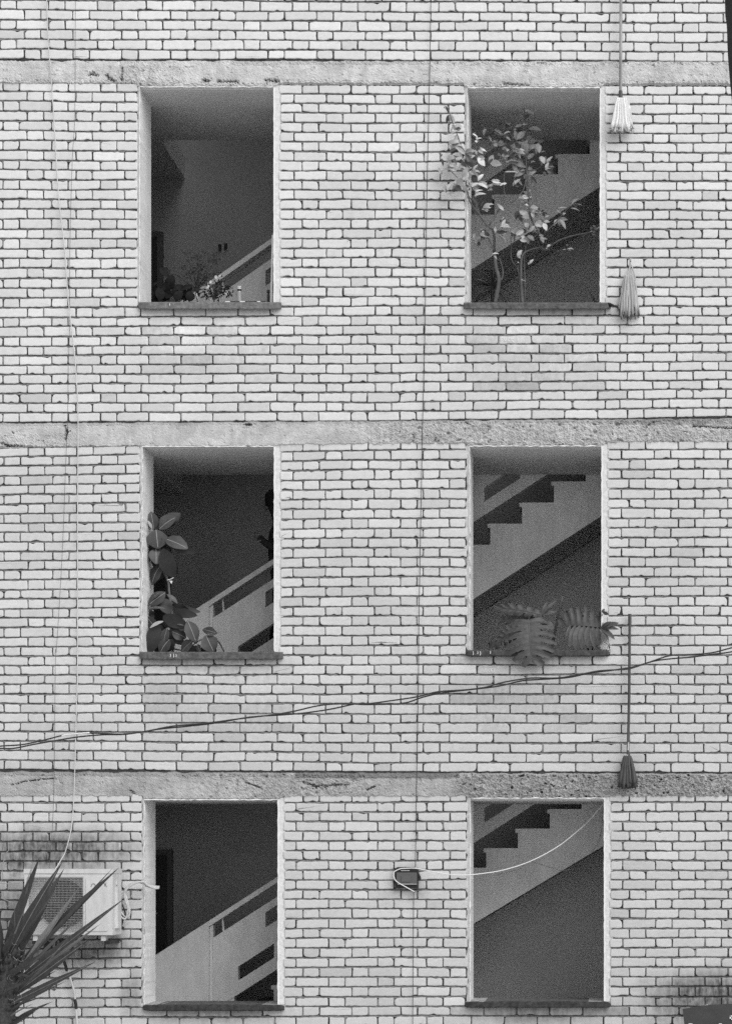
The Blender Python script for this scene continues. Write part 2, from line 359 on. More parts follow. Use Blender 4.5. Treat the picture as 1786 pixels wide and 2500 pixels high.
def brick(x0, x1, y0, y1, y0r=None, y1r=None, rough=1.0, tone=None):
    w = x1 - x0; h = y1 - y0
    if w < 6 or h < 6: return
    y0r = y0 if y0r is None else y0r; y1r = y1 if y1r is None else y1r
    rad = []
    for c in range(4):
        r = R.uniform(1.4, 3.2)
        q = R.random()
        if q < .28: r = R.uniform(3.5, 7)
        if q < .045: r = R.uniform(7, 12)
        rad.append(min(r * rough, h * .48, w * .45))
    # outline, clockwise from the top-left, in pixels (y down)
    pts = []
    def arc(cx, cy, r, a0):
        k = 3 if r < 4 else 4
        for i in range(k + 1):
            a = a0 + (math.pi / 2) * i / k
            pts.append((cx + r * math.cos(a), cy + r * math.sin(a), 1.0))
    def edge(xa, ya, xb, yb):
        L = math.hypot(xb - xa, yb - ya); n = int(L / 7)
        for i in range(1, n): pts.append((xa + (xb - xa) * i / n, ya + (yb - ya) * i / n, 1.0))
    r0, r1, r2, r3 = rad
    arc(x0 + r0, y0 + r0, r0, math.pi); edge(x0 + r0, y0, x1 - r1, y0)
    arc(x1 - r1, y0 + r1, r1, -math.pi / 2); edge(x1, y0 + r1, x1, y1 - r2)
    arc(x1 - r2, y1 - r2, r2, 0); edge(x1 - r2, y1, x0 + r3, y1)
    arc(x0 + r3, y1 - r3, r3, math.pi / 2); edge(x0, y1 - r3, x0, y0 + r0)
    cx, cy = (x0 + x1) / 2, (y0 + y1) / 2; sd = R.random() * 100
    amp = .8 * rough
    chips = []
    if R.random() < .28 * rough: chips.append((R.uniform(x0, x1), R.choice((y0, y1, y1)), R.uniform(3, 7), R.uniform(1.5, 4)))
    yo = R.uniform(-.0022, .0022); tl = R.uniform(-.0018, .0018) / max(w, 30)
    prof = ((0, .022), (0, .0052), (.55, .0016), (1.7, .0004), (3.6, .0))
    rings = []
    for ins, dep in prof:
        ring = []
        for (x, y, _) in pts:
            n = fbm(x * .11, y * .11, sd, 3) * amp * 1.6
            vx, vy = cx - x, cy - y
            # inward direction by nearest side
            dx = math.copysign(1, vx) * min(1, max(0, 1 - (w / 2 - abs(vx)) / 4)); dy = math.copysign(1, vy) * min(1, max(0, 1 - (h / 2 - abs(vy)) / 4))
            k = ins + max(-.5, n) + .25
            for (qx, qy, qr, qd) in chips:
                q = math.hypot((x - qx), (y - qy) * 1.3)
                if q < qr: k += qd * (1 - (q / qr) ** 2)
            X = x + dx * k; Yp = y + dy * k
            f = (X - x0) / w
            Yp += (y0r - y0) * f * (1 - (Yp - y0) / h) + (y1r - y1) * f * ((Yp - y0) / h)
            ring.append(brk.V(W(X, Yp, dep + yo + tl * (X - cx))))
        rings.append(ring)
    n = len(pts)
    brk.tone = (R.gauss(1.0, .045) if tone is None else tone) * stain_and_falloff(cx, cy)
    if R.random() < .05: brk.tone *= .9
    if DIRT > .1: brk.tone *= R.uniform(.85, 1.15)
    nf0 = len(brk.f)
    for a, b in zip(rings, rings[1:]):
        for i in range(n): brk.F(a[i], a[(i + 1) % n], b[(i + 1) % n], b[i])
    brk.F(*rings[-1])
    brk.d += [DIRT] * (len(brk.f) - nf0)
def RT(rt, j, x): return rt(j, x) + fbm(x * .0045, j * .7, 1.7) * 1.9 + fbm(x * .016, j * 1.9, 6.1) * .9
pt = MB()
def pointing(rt, j):
    prev = None; x = XA
    while x < XB:
        yb = RT(rt, j, x)
        inw = any(w['x0'] - 9 < x < w['x1'] + 14 and w['y0'] - 3 < yb < (w['s'][2] if 's' in w else w['y1']) + 3 for w in WIN + UP)
        n = fbm(x * .05, j * 3.1, 4, 4); n2 = fbm(x * .17, j * 1.3, 9, 3)
        c = None
        if not inw:
            k = max(0, n) * .9
            c = [pt.V(W(x, yb - 3.2, .0160 - .004 * k)), pt.V(W(x, yb - 1.0 - 1.6 * k + .7 * n2, .0125 - .005 * k)), pt.V(W(x, yb + .5 + .5 * n2, .0062 + .004 * n2)), pt.V(W(x, yb + 2.2, .0050 + .0015 * n))]
            if prev:
                for a in range(3): pt.F(prev[a], prev[a + 1], c[a + 1], c[a])
        prev = c; x += 5
for si, (rt, ja, jb) in enumerate(SEC):
    for j in range(ja - (si == 0), jb + (si == 3)): pointing(rt, j)
    for j in range(ja, jb + 1):
        ym = rt(j, 900) - 12
        J = joints(si, j, ym); 
        wj = R.uniform(-.4, .4)
        for a, b in zip(J, J[1:]):
            a += R.uniform(-1.2, 1.2) * .6; x0, x1 = a + 1.25, b - 1.25
            if si and ja == j: pass
            # clip against the openings (a gap is left for the plaster edge)
            segs = [(x0, x1)]
            for w in (UP + WIN):
                top, bot = w['y0'], (w['s'][3] if 's' in w else w['y1'])
                yb = rt(j, (w['x0'] + w['x1']) / 2); yt = yb - 23.6
                if yb - 6 > top and yt + 12 < bot:
                    full = yt > w['y1'] - 12
                    L, Q = (w['s'][0] - 2, w['s'][1] + 1) if (full and 's' in w) else (w['x0'] - R.uniform(5, 8), w['x1'] + R.uniform(12, 17))
                    ns = []
                    for (p, q) in segs:
                        if q <= L or p >= Q: ns.append((p, q)); continue
                        if p < L: ns.append((p, L))
                        if q > Q: ns.append((Q, q))
                    segs = ns
            for (p, q) in segs:
                if q - p < 7: continue
                tw_ = R.uniform(-.55, .55); y1a = RT(rt, j, p) - 2.5 + wj + tw_; y1b = RT(rt, j, q) - 2.5 + wj - tw_
                y0a = (RT(rt, j - 1, p) if j > ja or si == 0 else rt(j, p) - 22.5) + 1.1 + wj + tw_ * .8; y0b = (RT(rt, j - 1, q) if j > ja or si == 0 else rt(j, q) - 22.5) + 1.1 + wj - tw_ * .8
                dz = R.uniform(-.5, .6)
                rough = 1.5 if (p < 690 and q > 340 and any(0 < y0a - w['s'][3] < 46 for w in WIN)) else 1.0
                if R.random() < .42:
                    u0, u1 = y0b + R.uniform(0, 5), y1b - R.uniform(-1, 6); xq = q + 1.3; hw = 2.6
                    cc = [pt.V(W(xq - hw, u1, .0085)), pt.V(W(xq + hw, u1, .0085)), pt.V(W(xq + hw, u0, .006)), pt.V(W(xq - hw, u0, .006))]
                    mm = [pt.V(W(xq, u1, .0035 + R.uniform(0, .004))), pt.V(W(xq, u0, .0028 + R.uniform(0, .004)))]
                    pt.F(cc[0], mm[0], mm[1], cc[3]); pt.F(mm[0], cc[1], cc[2], mm[1])
                brick(p, q, y0a + dz * .5, y1a + dz * .5, y0b + dz * .5, y1b + dz * .5, rough)
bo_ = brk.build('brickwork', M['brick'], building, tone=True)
at_ = bo_.data.attributes.new('dirt', 'FLOAT', 'FACE'); at_.data.foreach_set('value', brk.d)

M['pointing'] = mat('pointing', .24, .95, [(30, .6, 1.3, I3), (3, .85, 1.1, I3), (160, .8, 1.15, I3)], .003, 130); add_soot(M['pointing'])
pt.build('mortar_pointing', M['pointing'], building)
# mortar core of the outer wall, with the openings cut out
mo = MB(); xs = sorted(set([XA - 400, XB + 400] + [w[k] for w in WIN + UP for k in ('x0', 'x1')])); ys = sorted(set([-2100, 2930] + [w[k] for w in WIN + UP for k in ('y0', 'y1')]))
def solid(x, y): return not any(w['x0'] - .1 < x < w['x1'] + .1 and w['y0'] < y < w['y1'] for w in WIN + UP)
for side, Y in ((0, .0135), (1, TH)):
    for i in range(len(xs) - 1):
        for k in range(len(ys) - 1):
            if solid((xs[i] + xs[i + 1]) / 2, (ys[k] + ys[k + 1]) / 2):
                q = [mo.V(W(x, y, Y)) for x, y in ((xs[i], ys[k + 1]), (xs[i + 1], ys[k + 1]), (xs[i + 1], ys[k]), (xs[i], ys[k]))]
                mo.F(*(q if side == 0 else q[::-1]))
mo.build('mortar_bed', M['mortar'], building)

# ------------------------------------------------------------------ concrete bands (slab edges)
GOUGE = [[(218, 184, 3), (228, 180, 4), (240, 184, 3)], [(262, 184, 3), (266, 190, 4), (278, 198, 4)], [(299, 165, 1.5), (298, 195, 3.5)], [(500, 197, 5), (512, 197, 4)], [(532, 200, 3), (560, 199, 3), (580, 200, 4)],
         [(646, 195, 3), (676, 199, 5)], [(1230, 205, 2.5), (1290, 208, 2.5)],
         [(30, 1055, 2), (34, 1057, 2)], [(160, 1040, 3), (165, 1052, 4), (160, 1075, 2)], [(5, 1082, 3), (20, 1088, 4), (60, 1089, 2)], [(600, 1036, 4), (612, 1037, 3)], [(1690, 1040, 3), (1786, 1046, 3)],
         [(30, 1917, 1.5), (60, 1908, 1.8), (130, 1900, 1.5)], [(740, 1910, 3), (770, 1920, 4), (850, 1915, 3)], [(320, 1930, 3), (330, 1942, 4), (345, 1946, 3)],
         [(896, 1928, 2.5), (915, 1920, 2.5)], [(590, 1898, 2), (600, 1910, 2), (640, 1925, 2.5)]]
def segd(x, y, a, b):
    ax, ay, bx, by = a[0], a[1], b[0], b[1]; L = (bx - ax) ** 2 + (by - ay) ** 2
    t = max(0, min(1, ((x - ax) * (bx - ax) + (y - ay) * (by - ay)) / L)) if L else 0
    return math.hypot(x - ax - t * (bx - ax), y - ay - t * (by - ay)) / (a[2] + (b[2] - a[2]) * t)
def sm(a, b, x): t = max(0, min(1, (x - a) / (b - a))); return t * t * (3 - 2 * t)
def roughness(bi, x, y, v):
    if bi == 0: return .22 + .5 * sm(270, 330, x) * (1 - sm(380, 500, x)) * .8 + .5 * (v > .8) + .45 * (v < .2) * sm(450, 620, x)
    if bi == 1: return .15 + .35 * (1 - sm(150, 220, x)) * (v > .45) + .7 * sm(800, 1000, x) + .2 * (v < .15)
    return .30 + .45 * sm(420, 640, x) - .35 * sm(880, 910, x) + 1.0 * sm(1090, 1150, x) + .3 * (v < .18)
for bi, (tl, bl, tr, br_) in enumerate(BANDS):
    b = MB(); step = 2.2; nx = int((XB - XA) / step); ny = 30; rows = []
    for i in range(nx + 1):
        x = XA + i * step; t = (x - 0) / 1786; yt = tl + (tr - tl) * t; yb = bl + (br_ - bl) * t
        yt += fbm(x * .03, 5 + bi, 1) * 3.0 + fbm(x * .2, 7, bi) * 1.2; yb += fbm(x * .035, 9 + bi, 2) * 4.0 + fbm(x * .22, 3, bi) * 2.6
        for w in WIN:
            if w['y0'] - 40 < yb < w['y0'] + 40:
                k = sm(w['x0'] - 14, w['x0'] - 2, x) * (1 - sm(w['x1'] + 2, w['x1'] + 16, x))
                yb = yb * (1 - k) + (w['y0'] + 1.2 + fbm(x * .15, 1, bi) * 1.5) * k
        col = []
        for j in range(ny + 1):
            v = j / ny; y = yt + (yb - yt) * v; rg = roughness(bi, x, y, v)
            d = -.0035 - .007 * math.sin(math.pi * v) ** .3
            d += fbm(x * .012, y * .02, bi) * .003
            n1 = fbm(x * .09, y * .12, 4 + bi, 5); n2 = fbm(x * .30, y * .42, 8 + bi, 4)
            d += rg * (n1 * .009 + n2 * .011)
            pit = fbm(x * .07, y * .1, 20 + bi, 3)
            if pit > .5: d += (rg + .12) * min(.02, (pit - .5) * .12)
            tone = 1.0
            for G in GOUGE:
                if abs(x - G[0][0]) > 140: continue
                for a_, b_ in zip(G, G[1:]):
                    q = segd(x, y, a_, b_) + 1.5 * n2 + .9 * n1
                    if q < 1.1: d += .034 * max(0, 1 - max(0, q))
            if v < .04 or v > .96: d = .012
            col.append(b.V(W(x, y, min(d, .035))))
        rows.append(col)
    for i in range(nx):
        x = XA + i * step
        dirt = {0: 1.06, 1: .93, 2: .80}[bi]  # tone multiplier per band, each lower band darker
        for j in range(ny):
            v = j / ny
            tn = dirt * (1 + .16 * fbm(x * .012, v * 2, 3 + bi, 5))
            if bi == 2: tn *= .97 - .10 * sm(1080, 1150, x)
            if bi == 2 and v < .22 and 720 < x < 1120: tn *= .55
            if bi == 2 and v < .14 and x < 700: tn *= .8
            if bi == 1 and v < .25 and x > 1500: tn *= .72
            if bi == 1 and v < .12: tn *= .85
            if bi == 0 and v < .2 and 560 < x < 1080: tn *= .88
            b.tone = tn
            b.F(rows[i][j], rows[i][j + 1], rows[i + 1][j + 1], rows[i + 1][j])
    b.build('concrete_band', M['concrete'], building, tone=True)

# ------------------------------------------------------------------ openings: painted reveals, ragged plaster edges, sills
HEAD = (216.7, 1091.7, 1953.7, -651)
def jag(x, s, a): return fbm(x * .06, s, 0, 3) * a + fbm(x * .3, s, 5, 3) * a * .5
for wi, w in enumerate(WIN + UP):
    x0, x1, y0, y1 = w['x0'], w['x1'], w['y0'], w['y1']
    r = MB(); n = 60
    def strip(fn_a, fn_b, Ya, Yb, vert, a, b):
        prev = None
        for i in range(n + 1):
            t = a + (b - a) * i / n
            pa, pb = fn_a(t), fn_b(t)
            c = (r.V(W(*(pa + (Ya(t) if callable(Ya) else Ya,)))), r.V(W(*(pb + (Yb,)))))
            if prev: r.F(prev[0], c[0], c[1], prev[1])
            prev = c
    ed = lambda s: (lambda t: .001 + .004 * fbm(t * .08, s, 2, 3))
    # side reveals, then the head and the shelf
    strip(lambda t: (x0 + jag(t, wi + 1, 1.6), t), lambda t: (x0, t), -.003, TH, 1, y0 - 3, y1 + 2)
    strip(lambda t: (x1 + jag(t, wi + 31, 1.2), t), lambda t: (x1, t), -.003, TH, 1, y0 - 3, y1 + 2)
    strip(lambda t: (t, y0 + jag(t, wi + 51, 1.6)), lambda t: (t, HEAD[wi // 2]), -.003, .07, 0, x0, x1)
    rv = r.build('window_reveal', M['paint_white'], building)
    # ragged plaster lips on the face of the wall
    lip = 2.6 if wi % 2 == 0 else 4
    for (xe, sg, wd_) in ((x0, -1, 4.2), (x1, 1, 14.5)):
        r = MB()
        strip(lambda t: (xe + jag(t, wi + (1 if sg < 0 else 31), 1.6 if sg < 0 else 1.2), t),
              lambda t: (xe + sg * (wd_ + 2 + abs(jag(t, wi + 70 + sg, 12))), t), -.0032, .0105, 1, y0 - 6, y1 + 6)
        r.build('plaster_edge', M['plaster_rough'], rv)
    r = MB()
    strip(lambda t: (x1 - .2 + jag(t, wi + 31, 1.2), t), lambda t: (x1 + 3.6 + jag(t, wi + 90, 2.5), t), -.0062, -.0058, 1, y0, y1)
    r.build('paint_edge', M['paint_white'], rv); r = MB()
    strip(lambda t: (x0 + .6 + jag(t, wi + 1, 1.6), t), lambda t: (x0 - 1.2 + jag(t, wi + 95, 2.0), t), -.0062, -.0058, 1, y0, y1)
    r.build('paint_edge', M['paint_white'], rv); r = MB()
    strip(lambda t: (t, y0 + jag(t, wi + 51, 1.6) + .4), lambda t: (t, y0 - 1.6 + jag(t, wi + 99, 1.8)), -.014, -.013, 0, x0, x1)
    r.build('paint_edge', M['paint_white'], rv)
    if 's' not in w: continue
    # sill slab
    s0, s1, sy, se = w['s']; s = MB(); nx = 120
    prof = ((-.024, sy + .6), (-.040, sy + 1.2), (-.046, sy + 3), (-.046, se - 2), (-.040, se), (.02, se))
    back = [(TH, y1 - .0)]
    rows = []
    for i in range(nx + 1):
        x = s0 + (s1 - s0) * i / nx; e = 1 - (abs(i / nx - .5) * 2) ** 30
        col = [s.V(W(min(max(x, x0), x1), y1, TH)), s.V(W(min(max(x, x0), x1), y1 + .3, .01))]
        col.append(s.V(W(x, sy + .4, .0)))
        for (Y, y) in prof:
            k = fbm(x * .08, Y * 40, y * .1, 4)
            col.append(s.V(P(x, y + k * 1.3 + (2.5 * (1 - e) if y < sy + 4 else -2.5 * (1 - e)), Y + k * .004 + .02 * (1 - e))))
        rows.append(col)
    for i in range(nx):
        for j in range(len(rows[0]) - 1):
            x = s0 + (s1 - s0) * i / nx
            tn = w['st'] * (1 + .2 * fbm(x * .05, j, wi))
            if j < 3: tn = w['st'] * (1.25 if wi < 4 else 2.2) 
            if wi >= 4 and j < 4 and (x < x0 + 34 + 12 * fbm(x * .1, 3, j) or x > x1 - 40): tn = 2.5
            s.tone = tn
            s.F(rows[i][j], rows[i][j + 1], rows[i + 1][j + 1], rows[i + 1][j])
    s.F(*rows[0]); s.F(*rows[-1][::-1])
    s.build('window_sill', M['sill'], rv, tone=True)

# ------------------------------------------------------------------ stairwell: slabs, walls, flights
KC = 1 + 1.22 / D; YP = 1.22; YB = 2.24
def wx(px, Y): return P(px, 0, Y).x
def wz(py, Y): return P(0, py, Y).z
zc = [W(0, y).z for y in (216.5, 1091.5, 1953.5)]           # ceiling undersides: top, middle, bottom storey
SL = .19
XL, XR = -300 * S, 2120 * S
XLAND = P(393, 0, YP).x; XRL = P(1560, 0, YP).x
levels = [W(0, -651).z] + zc + [W(0, 1953 + 868).z]
for z in levels:
    s = MB(); s.box((XL, .03, z), (XR, YP - .002, z + SL)); s.box((XL, YP, z + .0), (XLAND, YB, z + SL)); s.box((XRL, YP, z), (XR, YB, z + SL))
    s.mi = 1; s.box((XL + .01, TH + .003, z + SL + .001), (XR - .01, YP - .004, z + SL + .02))
    s.build('floor_slab', [M['ceiling'], M['floor']], building)
zt = levels[0] + 2.8; zb = 0.0
w_ = MB(); w_.box((XL - .2, YB + .001, zb), (XR + .2, YB + .2, zt)); w_.build('back_wall', M['wall_in'], building)
w_ = MB(); w_.box((XL - .2, TH + .002, zb), (XL - .001, YB, zt)); w_.build('side_wall', M['wall_in'], building)
w_ = MB(); w_.box((XR + .001, TH + .002, zb), (XR + .2, YB, zt)); w_.build('side_wall', M['wall_in'], building)
w_ = MB(); w_.box((XL - .2, .01, zt), (XR + .2, YB + .2, zt + .2)); w_.build('roof_slab', M['concrete'], building)

FL = [  # rail line (x, y) pairs, stringer line pair, steps (x of right end, tread y, rise), corridor floor y at the parapet plane
    dict(r=((677, 573), (1148, 244)), u=((1151, 657), (1463, 456)), st=(1206, 524, 49.4), zf=zc[1] + SL),
    dict(r=((677, 1359), (1148, 1054)), u=((1148, 1467), (1466, 1260)), st=(1196, 1330, 51.6), zf=zc[2] + SL),
    dict(r=((677, 2141), (1148, 1838)), u=((1148.6, 2259), (1471.8, 2065)), st=(1186, 2118.6, 47.8), zf=levels[4] + SL)]
def line(pr, x): (a, b), (c, d) = pr; return b + (d - b) * (x - a) / (c - a)
def flight(fl, fi):
    rl = lambda x, v: line(fl['r'], x) + v
    p = MB(); Y0, Y1 = YP, YP + .10
    # height of this flight's ceiling edge, everything above it belongs to the upper storey
    def bar(xa, xb, va, vb, Ya=Y0, Yb=Y1):
        q = [(xa, rl(xa, vb)), (xb, rl(xb, vb)), (xb, rl(xb, va)), (xa, rl(xa, va))]
        p.prism([(wx(x, YP), wz(y, YP)) for x, y in q], Ya, Yb)
    X0, X1 = 300, 1640
    bar(519, X1, 0, 13.5, Y0 - .012, Y1 + .012)                    # rail
    pr = [(X0, fl['zf']), (519, fl['zf'])]
    q = [(wx(X0, YP), fl['zf']), (wx(511, YP), fl['zf']), (wx(511, YP), wz(rl(511, 0), YP)), (wx(X0, YP), wz(rl(X0, 0), YP))]
    p.prism(q, Y0 - .012, Y1 + .012)                               # solid newel wall at the foot
    bar(511.6, 519, 0, 14, Y0 - .008, Y1 + .008)
    q = [(wx(520, YP), fl['zf']), (wx(572, YP), fl['zf']), (wx(572, YP), wz(rl(572, 226), YP)), (wx(520, YP), wz(rl(520, 226), YP))]
    p.prism(q, Y0, Y1)
    bar(520, X1, 48, 68)
    bar(520, X1, 105, 157)
    bar(520, X1, 192, 225)
    xs_ = [520] + [v for k in range(10) for v in (648 + 120 * k, 648 + 120 * k + 88)] + [X1]
    for a, c in zip(xs_[0::2], xs_[1::2]):
        if c > a: bar(a, min(c, X1), 68, 105)
    xs_ = [520] + [v for k in range(10) for v in (581 + 120 * k, 581 + 120 * k + 88)] + [X1]
    for a, c in zip(xs_[0::2], xs_[1::2]):
        if c > a and a < X1: bar(a, min(c, X1), 157, 192)
    pa = p.build('stair_parapet', M['stair'], building)
    p = MB(); q = [(wx(511.3, YP), fl['zf'] + .001), (wx(519.7, YP), fl['zf'] + .001), (wx(519.7, YP), wz(rl(519.7, 15), YP)), (wx(511.3, YP), wz(rl(511.3, 15), YP))]
    p.prism(q, Y0 + .012, Y1 - .002); p.build('newel_edge', M['soffit'], pa)
    # thin post pieces seen in the gap under the rail
    t = MB(); xg = 543
    t.tube([P(xg, rl(xg, 13), YP + .05), P(xg + 3, rl(xg + 3, 49), YP + .03)], .006, .010); t.build('rail_post', M['stair'], pa)
    # steps: one stepped solid between the parapet plane and the back wall
    s = MB(); xr, yt, rise = fl['st']; Ya, Yb = YP + .002, YB
    kk = range(-12, 8)
    for k in kk:
        eg = lambda n: xr + 77.5 * n if (n >= -4 or fi < 2) else xr - 310 + (n + 4) * 69.3
        xa, xb = eg(k - 1), eg(k); y = yt - rise * k
        ua, ub = line(fl['u'], xa), line(fl['u'], xb)
        za, zb_, ztp = wz(ua, YP), wz(ub, YP), wz(y, YP)
        za = max(za, fl['zf'] - .0); zb_ = max(zb_, fl['zf'] - .0)
        if ztp <= fl['zf'] + .02: continue
        A, B = wx(xa, YP), wx(xb, YP)
        def quad(mi, *pp):
            s.mi = mi; s.F(*[s.V(v) for v in pp])
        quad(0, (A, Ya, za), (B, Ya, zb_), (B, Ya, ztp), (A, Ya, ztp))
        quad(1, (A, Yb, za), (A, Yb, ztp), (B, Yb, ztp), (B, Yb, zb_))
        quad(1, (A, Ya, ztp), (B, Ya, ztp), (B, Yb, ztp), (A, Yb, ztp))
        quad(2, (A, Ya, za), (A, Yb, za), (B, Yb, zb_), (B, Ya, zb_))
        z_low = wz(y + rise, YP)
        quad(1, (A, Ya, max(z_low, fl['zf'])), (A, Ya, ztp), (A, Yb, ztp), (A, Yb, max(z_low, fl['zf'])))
        # nosing
        s.mi = 0; s.box((A - .022, Ya + .001, ztp - .035), (A + .001, Yb - .01, ztp - .002))
    s.build('stair_flight', [M['stair'], M['step'], M['soffit']], building)
for fi, fl in enumerate(FL):
    flight(fl, fi)
    w_ = MB(); xa, xb = 900, 1640
    A, B = wx(xa, YP), wx(xb, YP); za = max(fl['zf'] + .02, wz(line(fl['u'], xa), YP) - .004); zb2 = wz(line(fl['u'], xb), YP) - .004
    w_.prism([(A, fl['zf'] + .35), (B, fl['zf'] + .35), (B, zb2), (A, max(za, fl['zf'] + .36))], YB - .03, YB + .0005); w_.build('understair_bright_panel', M['wall_lit'], building)  # added pale panel so the wall below each flight reads as lit

# doors on the landing side of the back wall
for k, (ytop, lab) in enumerate(((569, 0), (1313, 0), (2080, 0))):
    Yd = YB - .02; zf = (zc[1] + SL, zc[2] + SL, levels[4] + SL)[k]
    xr_ = wx((386, 405, 410)[k], YB); xl_ = xr_ - .86; ztp = wz((583, 1322, 2088)[k], YB)
    d = MB(); d.box((xl_, Yd - .02, zf), (xr_, YB - .002, ztp)); 
    for zz in (.15, 1.05): d.box((xl_ + .12, Yd - .032, zf + zz), (xr_ - .12, Yd - .0205, zf + zz + .75))
    dr = d.build('door', M['door'], building)
    f = MB(); f.box((xr_ + .001, Yd - .03, zf), (xr_ + .05, YB - .003, ztp + .05)); f.box((xl_ - .05, Yd - .03, zf), (xl_ - .001, YB - .003, ztp + .05)); f.box((xl_ + .0, Yd - .03, ztp + .001), (xr_, YB - .003, ztp + .05))
    f.build('door_frame', M['doorframe'], dr)
    h = MB(); hz = wz(2229, YB) if k == 2 else zf + 1.0
    h.tube([(xr_ - .09, Yd - .03, hz), (xr_ - .09, Yd - .07, hz), (xr_ - .17, Yd - .075, hz)], .008); h.build('door_handle', M['metal'], dr)
# hooks and small fittings on the walls
for (px, py) in ((537, 602), (551, 600)):
    h = MB(); h.box(tuple(P(px - 4, py + 4, YB - .03)), tuple(P(px + 4, py - 4, YB - .001) + Vector((0, 0, 0))))
    h.tube([P(px, py + 2, YB - .02), P(px - 1, py + 9, YB - .03)], .008); h.build('wall_hook', M['black'], building)
for (px, py) in ((523, 1974), (386, 1968)):
    pass

# chalk writing on the bricks
def strokes(lines, r):
    c = MB()
    for L in lines:
        pts = [W(x, y, -.0052) for x, y in L]
        for a, b in zip(pts, pts[1:]):
            d = (b - a).normalized(); n_ = Vector((-d.z, 0, d.x)) * r
            c.F(*[c.V(p) for p in (a - n_, b - n_, b + n_, a + n_)])
    return c
def sc_(ox, oy, k, L): return [[(ox + x / k, oy + y / k) for x, y in l] for l in L]
tx = sc_(1180, 780, 10.83, [[(455, 570), (455, 480), (510, 480)], [(455, 525), (500, 525)],
     [(545, 480), (548, 555), (590, 562), (598, 480)], [(700, 490), (645, 500), (640, 560), (700, 570)],
     [(735, 480), (735, 590)], [(800, 485), (740, 540), (800, 600)], [(895, 470), (900, 575)], [(900, 600), (902, 618)],
     [(870, 230), (885, 290), (905, 320)], [(985, 300), (955, 350)]])
strokes(tx, .0022).build('chalk_writing', M['chalk'], building)
tx = sc_(380, 790, 6.767, [[(582, 345), (582, 250), (600, 250)], [(600, 340), (622, 262), (640, 262)], [(655, 300), (668, 345)], [(700, 250), (702, 345)],
     [(800, 300), (815, 270), (845, 270), (850, 330), (815, 340), (800, 300)], [(875, 270), (885, 345), (905, 340), (910, 265)]])
strokes(tx, .0018).build('chalk_writing', M['chalk'], building)
tx = sc_(1140, 1590, 8.12, [[(300, 335), (310, 395), (345, 395), (350, 335)], [(378, 335), (382, 410)], [(450, 350), (415, 365), (420, 395), (450, 400)], [(465, 335), (468, 400)], [(500, 340), (470, 368), (500, 400)], [(520, 340), (535, 370), (550, 340)], [(535, 370), (530, 405)]])
strokes(tx, .0016).build('chalk_writing', M['chalk'], building)

for px, py, L_ in ((1154, 1590, 9), (1165, 1590, 7), (1171.5, 1590, 10), (1196, 1589, 7), (416, 1596, 8), (424, 1596, 9), (430, 1597, 7), (414, 741, 5)):
    b = MB(); b.tube([P(px, py, -.0475), P(px + .6, py + L_ * .5, -.048), P(px, py + L_, -.0475)], .0022, .0032, seg=5); b.build('paint_drip', M['paint_white'], building)
# ------------------------------------------------------------------ cables
def cable(name, pts, r, m, label, Y=-.03, seg=5, group=None, parts=()):
    b = MB(); q = [P(x, y, (Y(i / max(1, len(pts) - 1)) if callable(Y) else Y)) for i, (x, y) in enumerate(pts)]
    b.tube(q, r, seg=seg, smooth=5); o = b.build(name, M[m], smooth=True, origin=tuple(q[0])); tag(o, label, 'cable', group); return o
cable('hanging_cable', [(104, -330), (113, -60), (114.7, 0), (118, 94), (127.5, 222), (134.7, 333), (143, 471), (158, 610), (166, 721), (169, 750), (181.8, 861), (188, 940), (191, 1027), (190, 1250), (189.6, 1637), (187.4, 1711), (184, 1849), (180, 1960), (174.6, 2021), (160.8, 2077), (150, 2098), (142, 2112), (134, 2124)],
      .0042, 'cable_light', 'pale cable hanging down the wall at the left and curling to the air conditioner', lambda t: -.03 - .10 * sm(.8, 1, t))
cable('hanging_cable', [(188, -330), (184.6, 0), (183, 277), (177, 388), (172, 560), (170.7, 665), (170.7, 798), (167, 900), (166, 1000), (160.7, 1138), (152, 1360), (138.6, 1581), (135.8, 1600), (133, 1877), (128.6, 2015), (121, 2110), (119, 2138)],
      .0016, 'cable_mid', 'thin dark wire hanging beside the pale cable above the air conditioner', lambda t: -.028 - .09 * sm(.85, 1, t), 4)
cable('hanging_cable', [(1055, -330), (1051, 0), (1047.8, 194), (1041, 499), (1036.7, 798), (1031, 1027), (1027, 1249), (1021.8, 1526), (1020.7, 1655), (1016, 1932.6), (1013.5, 2117)],
      .0026, 'cable_dark', 'thin dark cable running down between the window columns to the junction box', -.02, 4)
cable('hanging_cable', [(1010, 2172), (1009, 2200), (1007.5, 2400), (1006.8, 2500), (1005, 2900)], .0024, 'cable_dark', 'short dark cable leaving the junction box downwards', -.02, 4)
c5 = lambda L: [(x / 1.8044, 1600 + y / 1.8044) for x, y in L]
c6 = lambda L: [(886 + x / 1.8044, 1600 + y / 1.8044) for x, y in L]
sA = [(-180, 1848), (-60, 1829)] + c5([(0, 400), (100, 393), (200, 372), (290, 350), (390, 342), (540, 347), (640, 335), (760, 312), (900, 300), (1050, 280), (1200, 262), (1300, 245), (1400, 222), (1500, 213)]) + c6([(0, 215), (120, 200), (240, 182), (330, 160), (450, 152), (540, 140), (620, 118), (740, 100), (850, 100), (950, 85), (1040, 68), (1150, 62)]) + [(1545, 1630), (1590, 1614.6), (1634, 1600.7), (1684, 1598), (1734, 1594), (1786, 1581), (1880, 1556)]
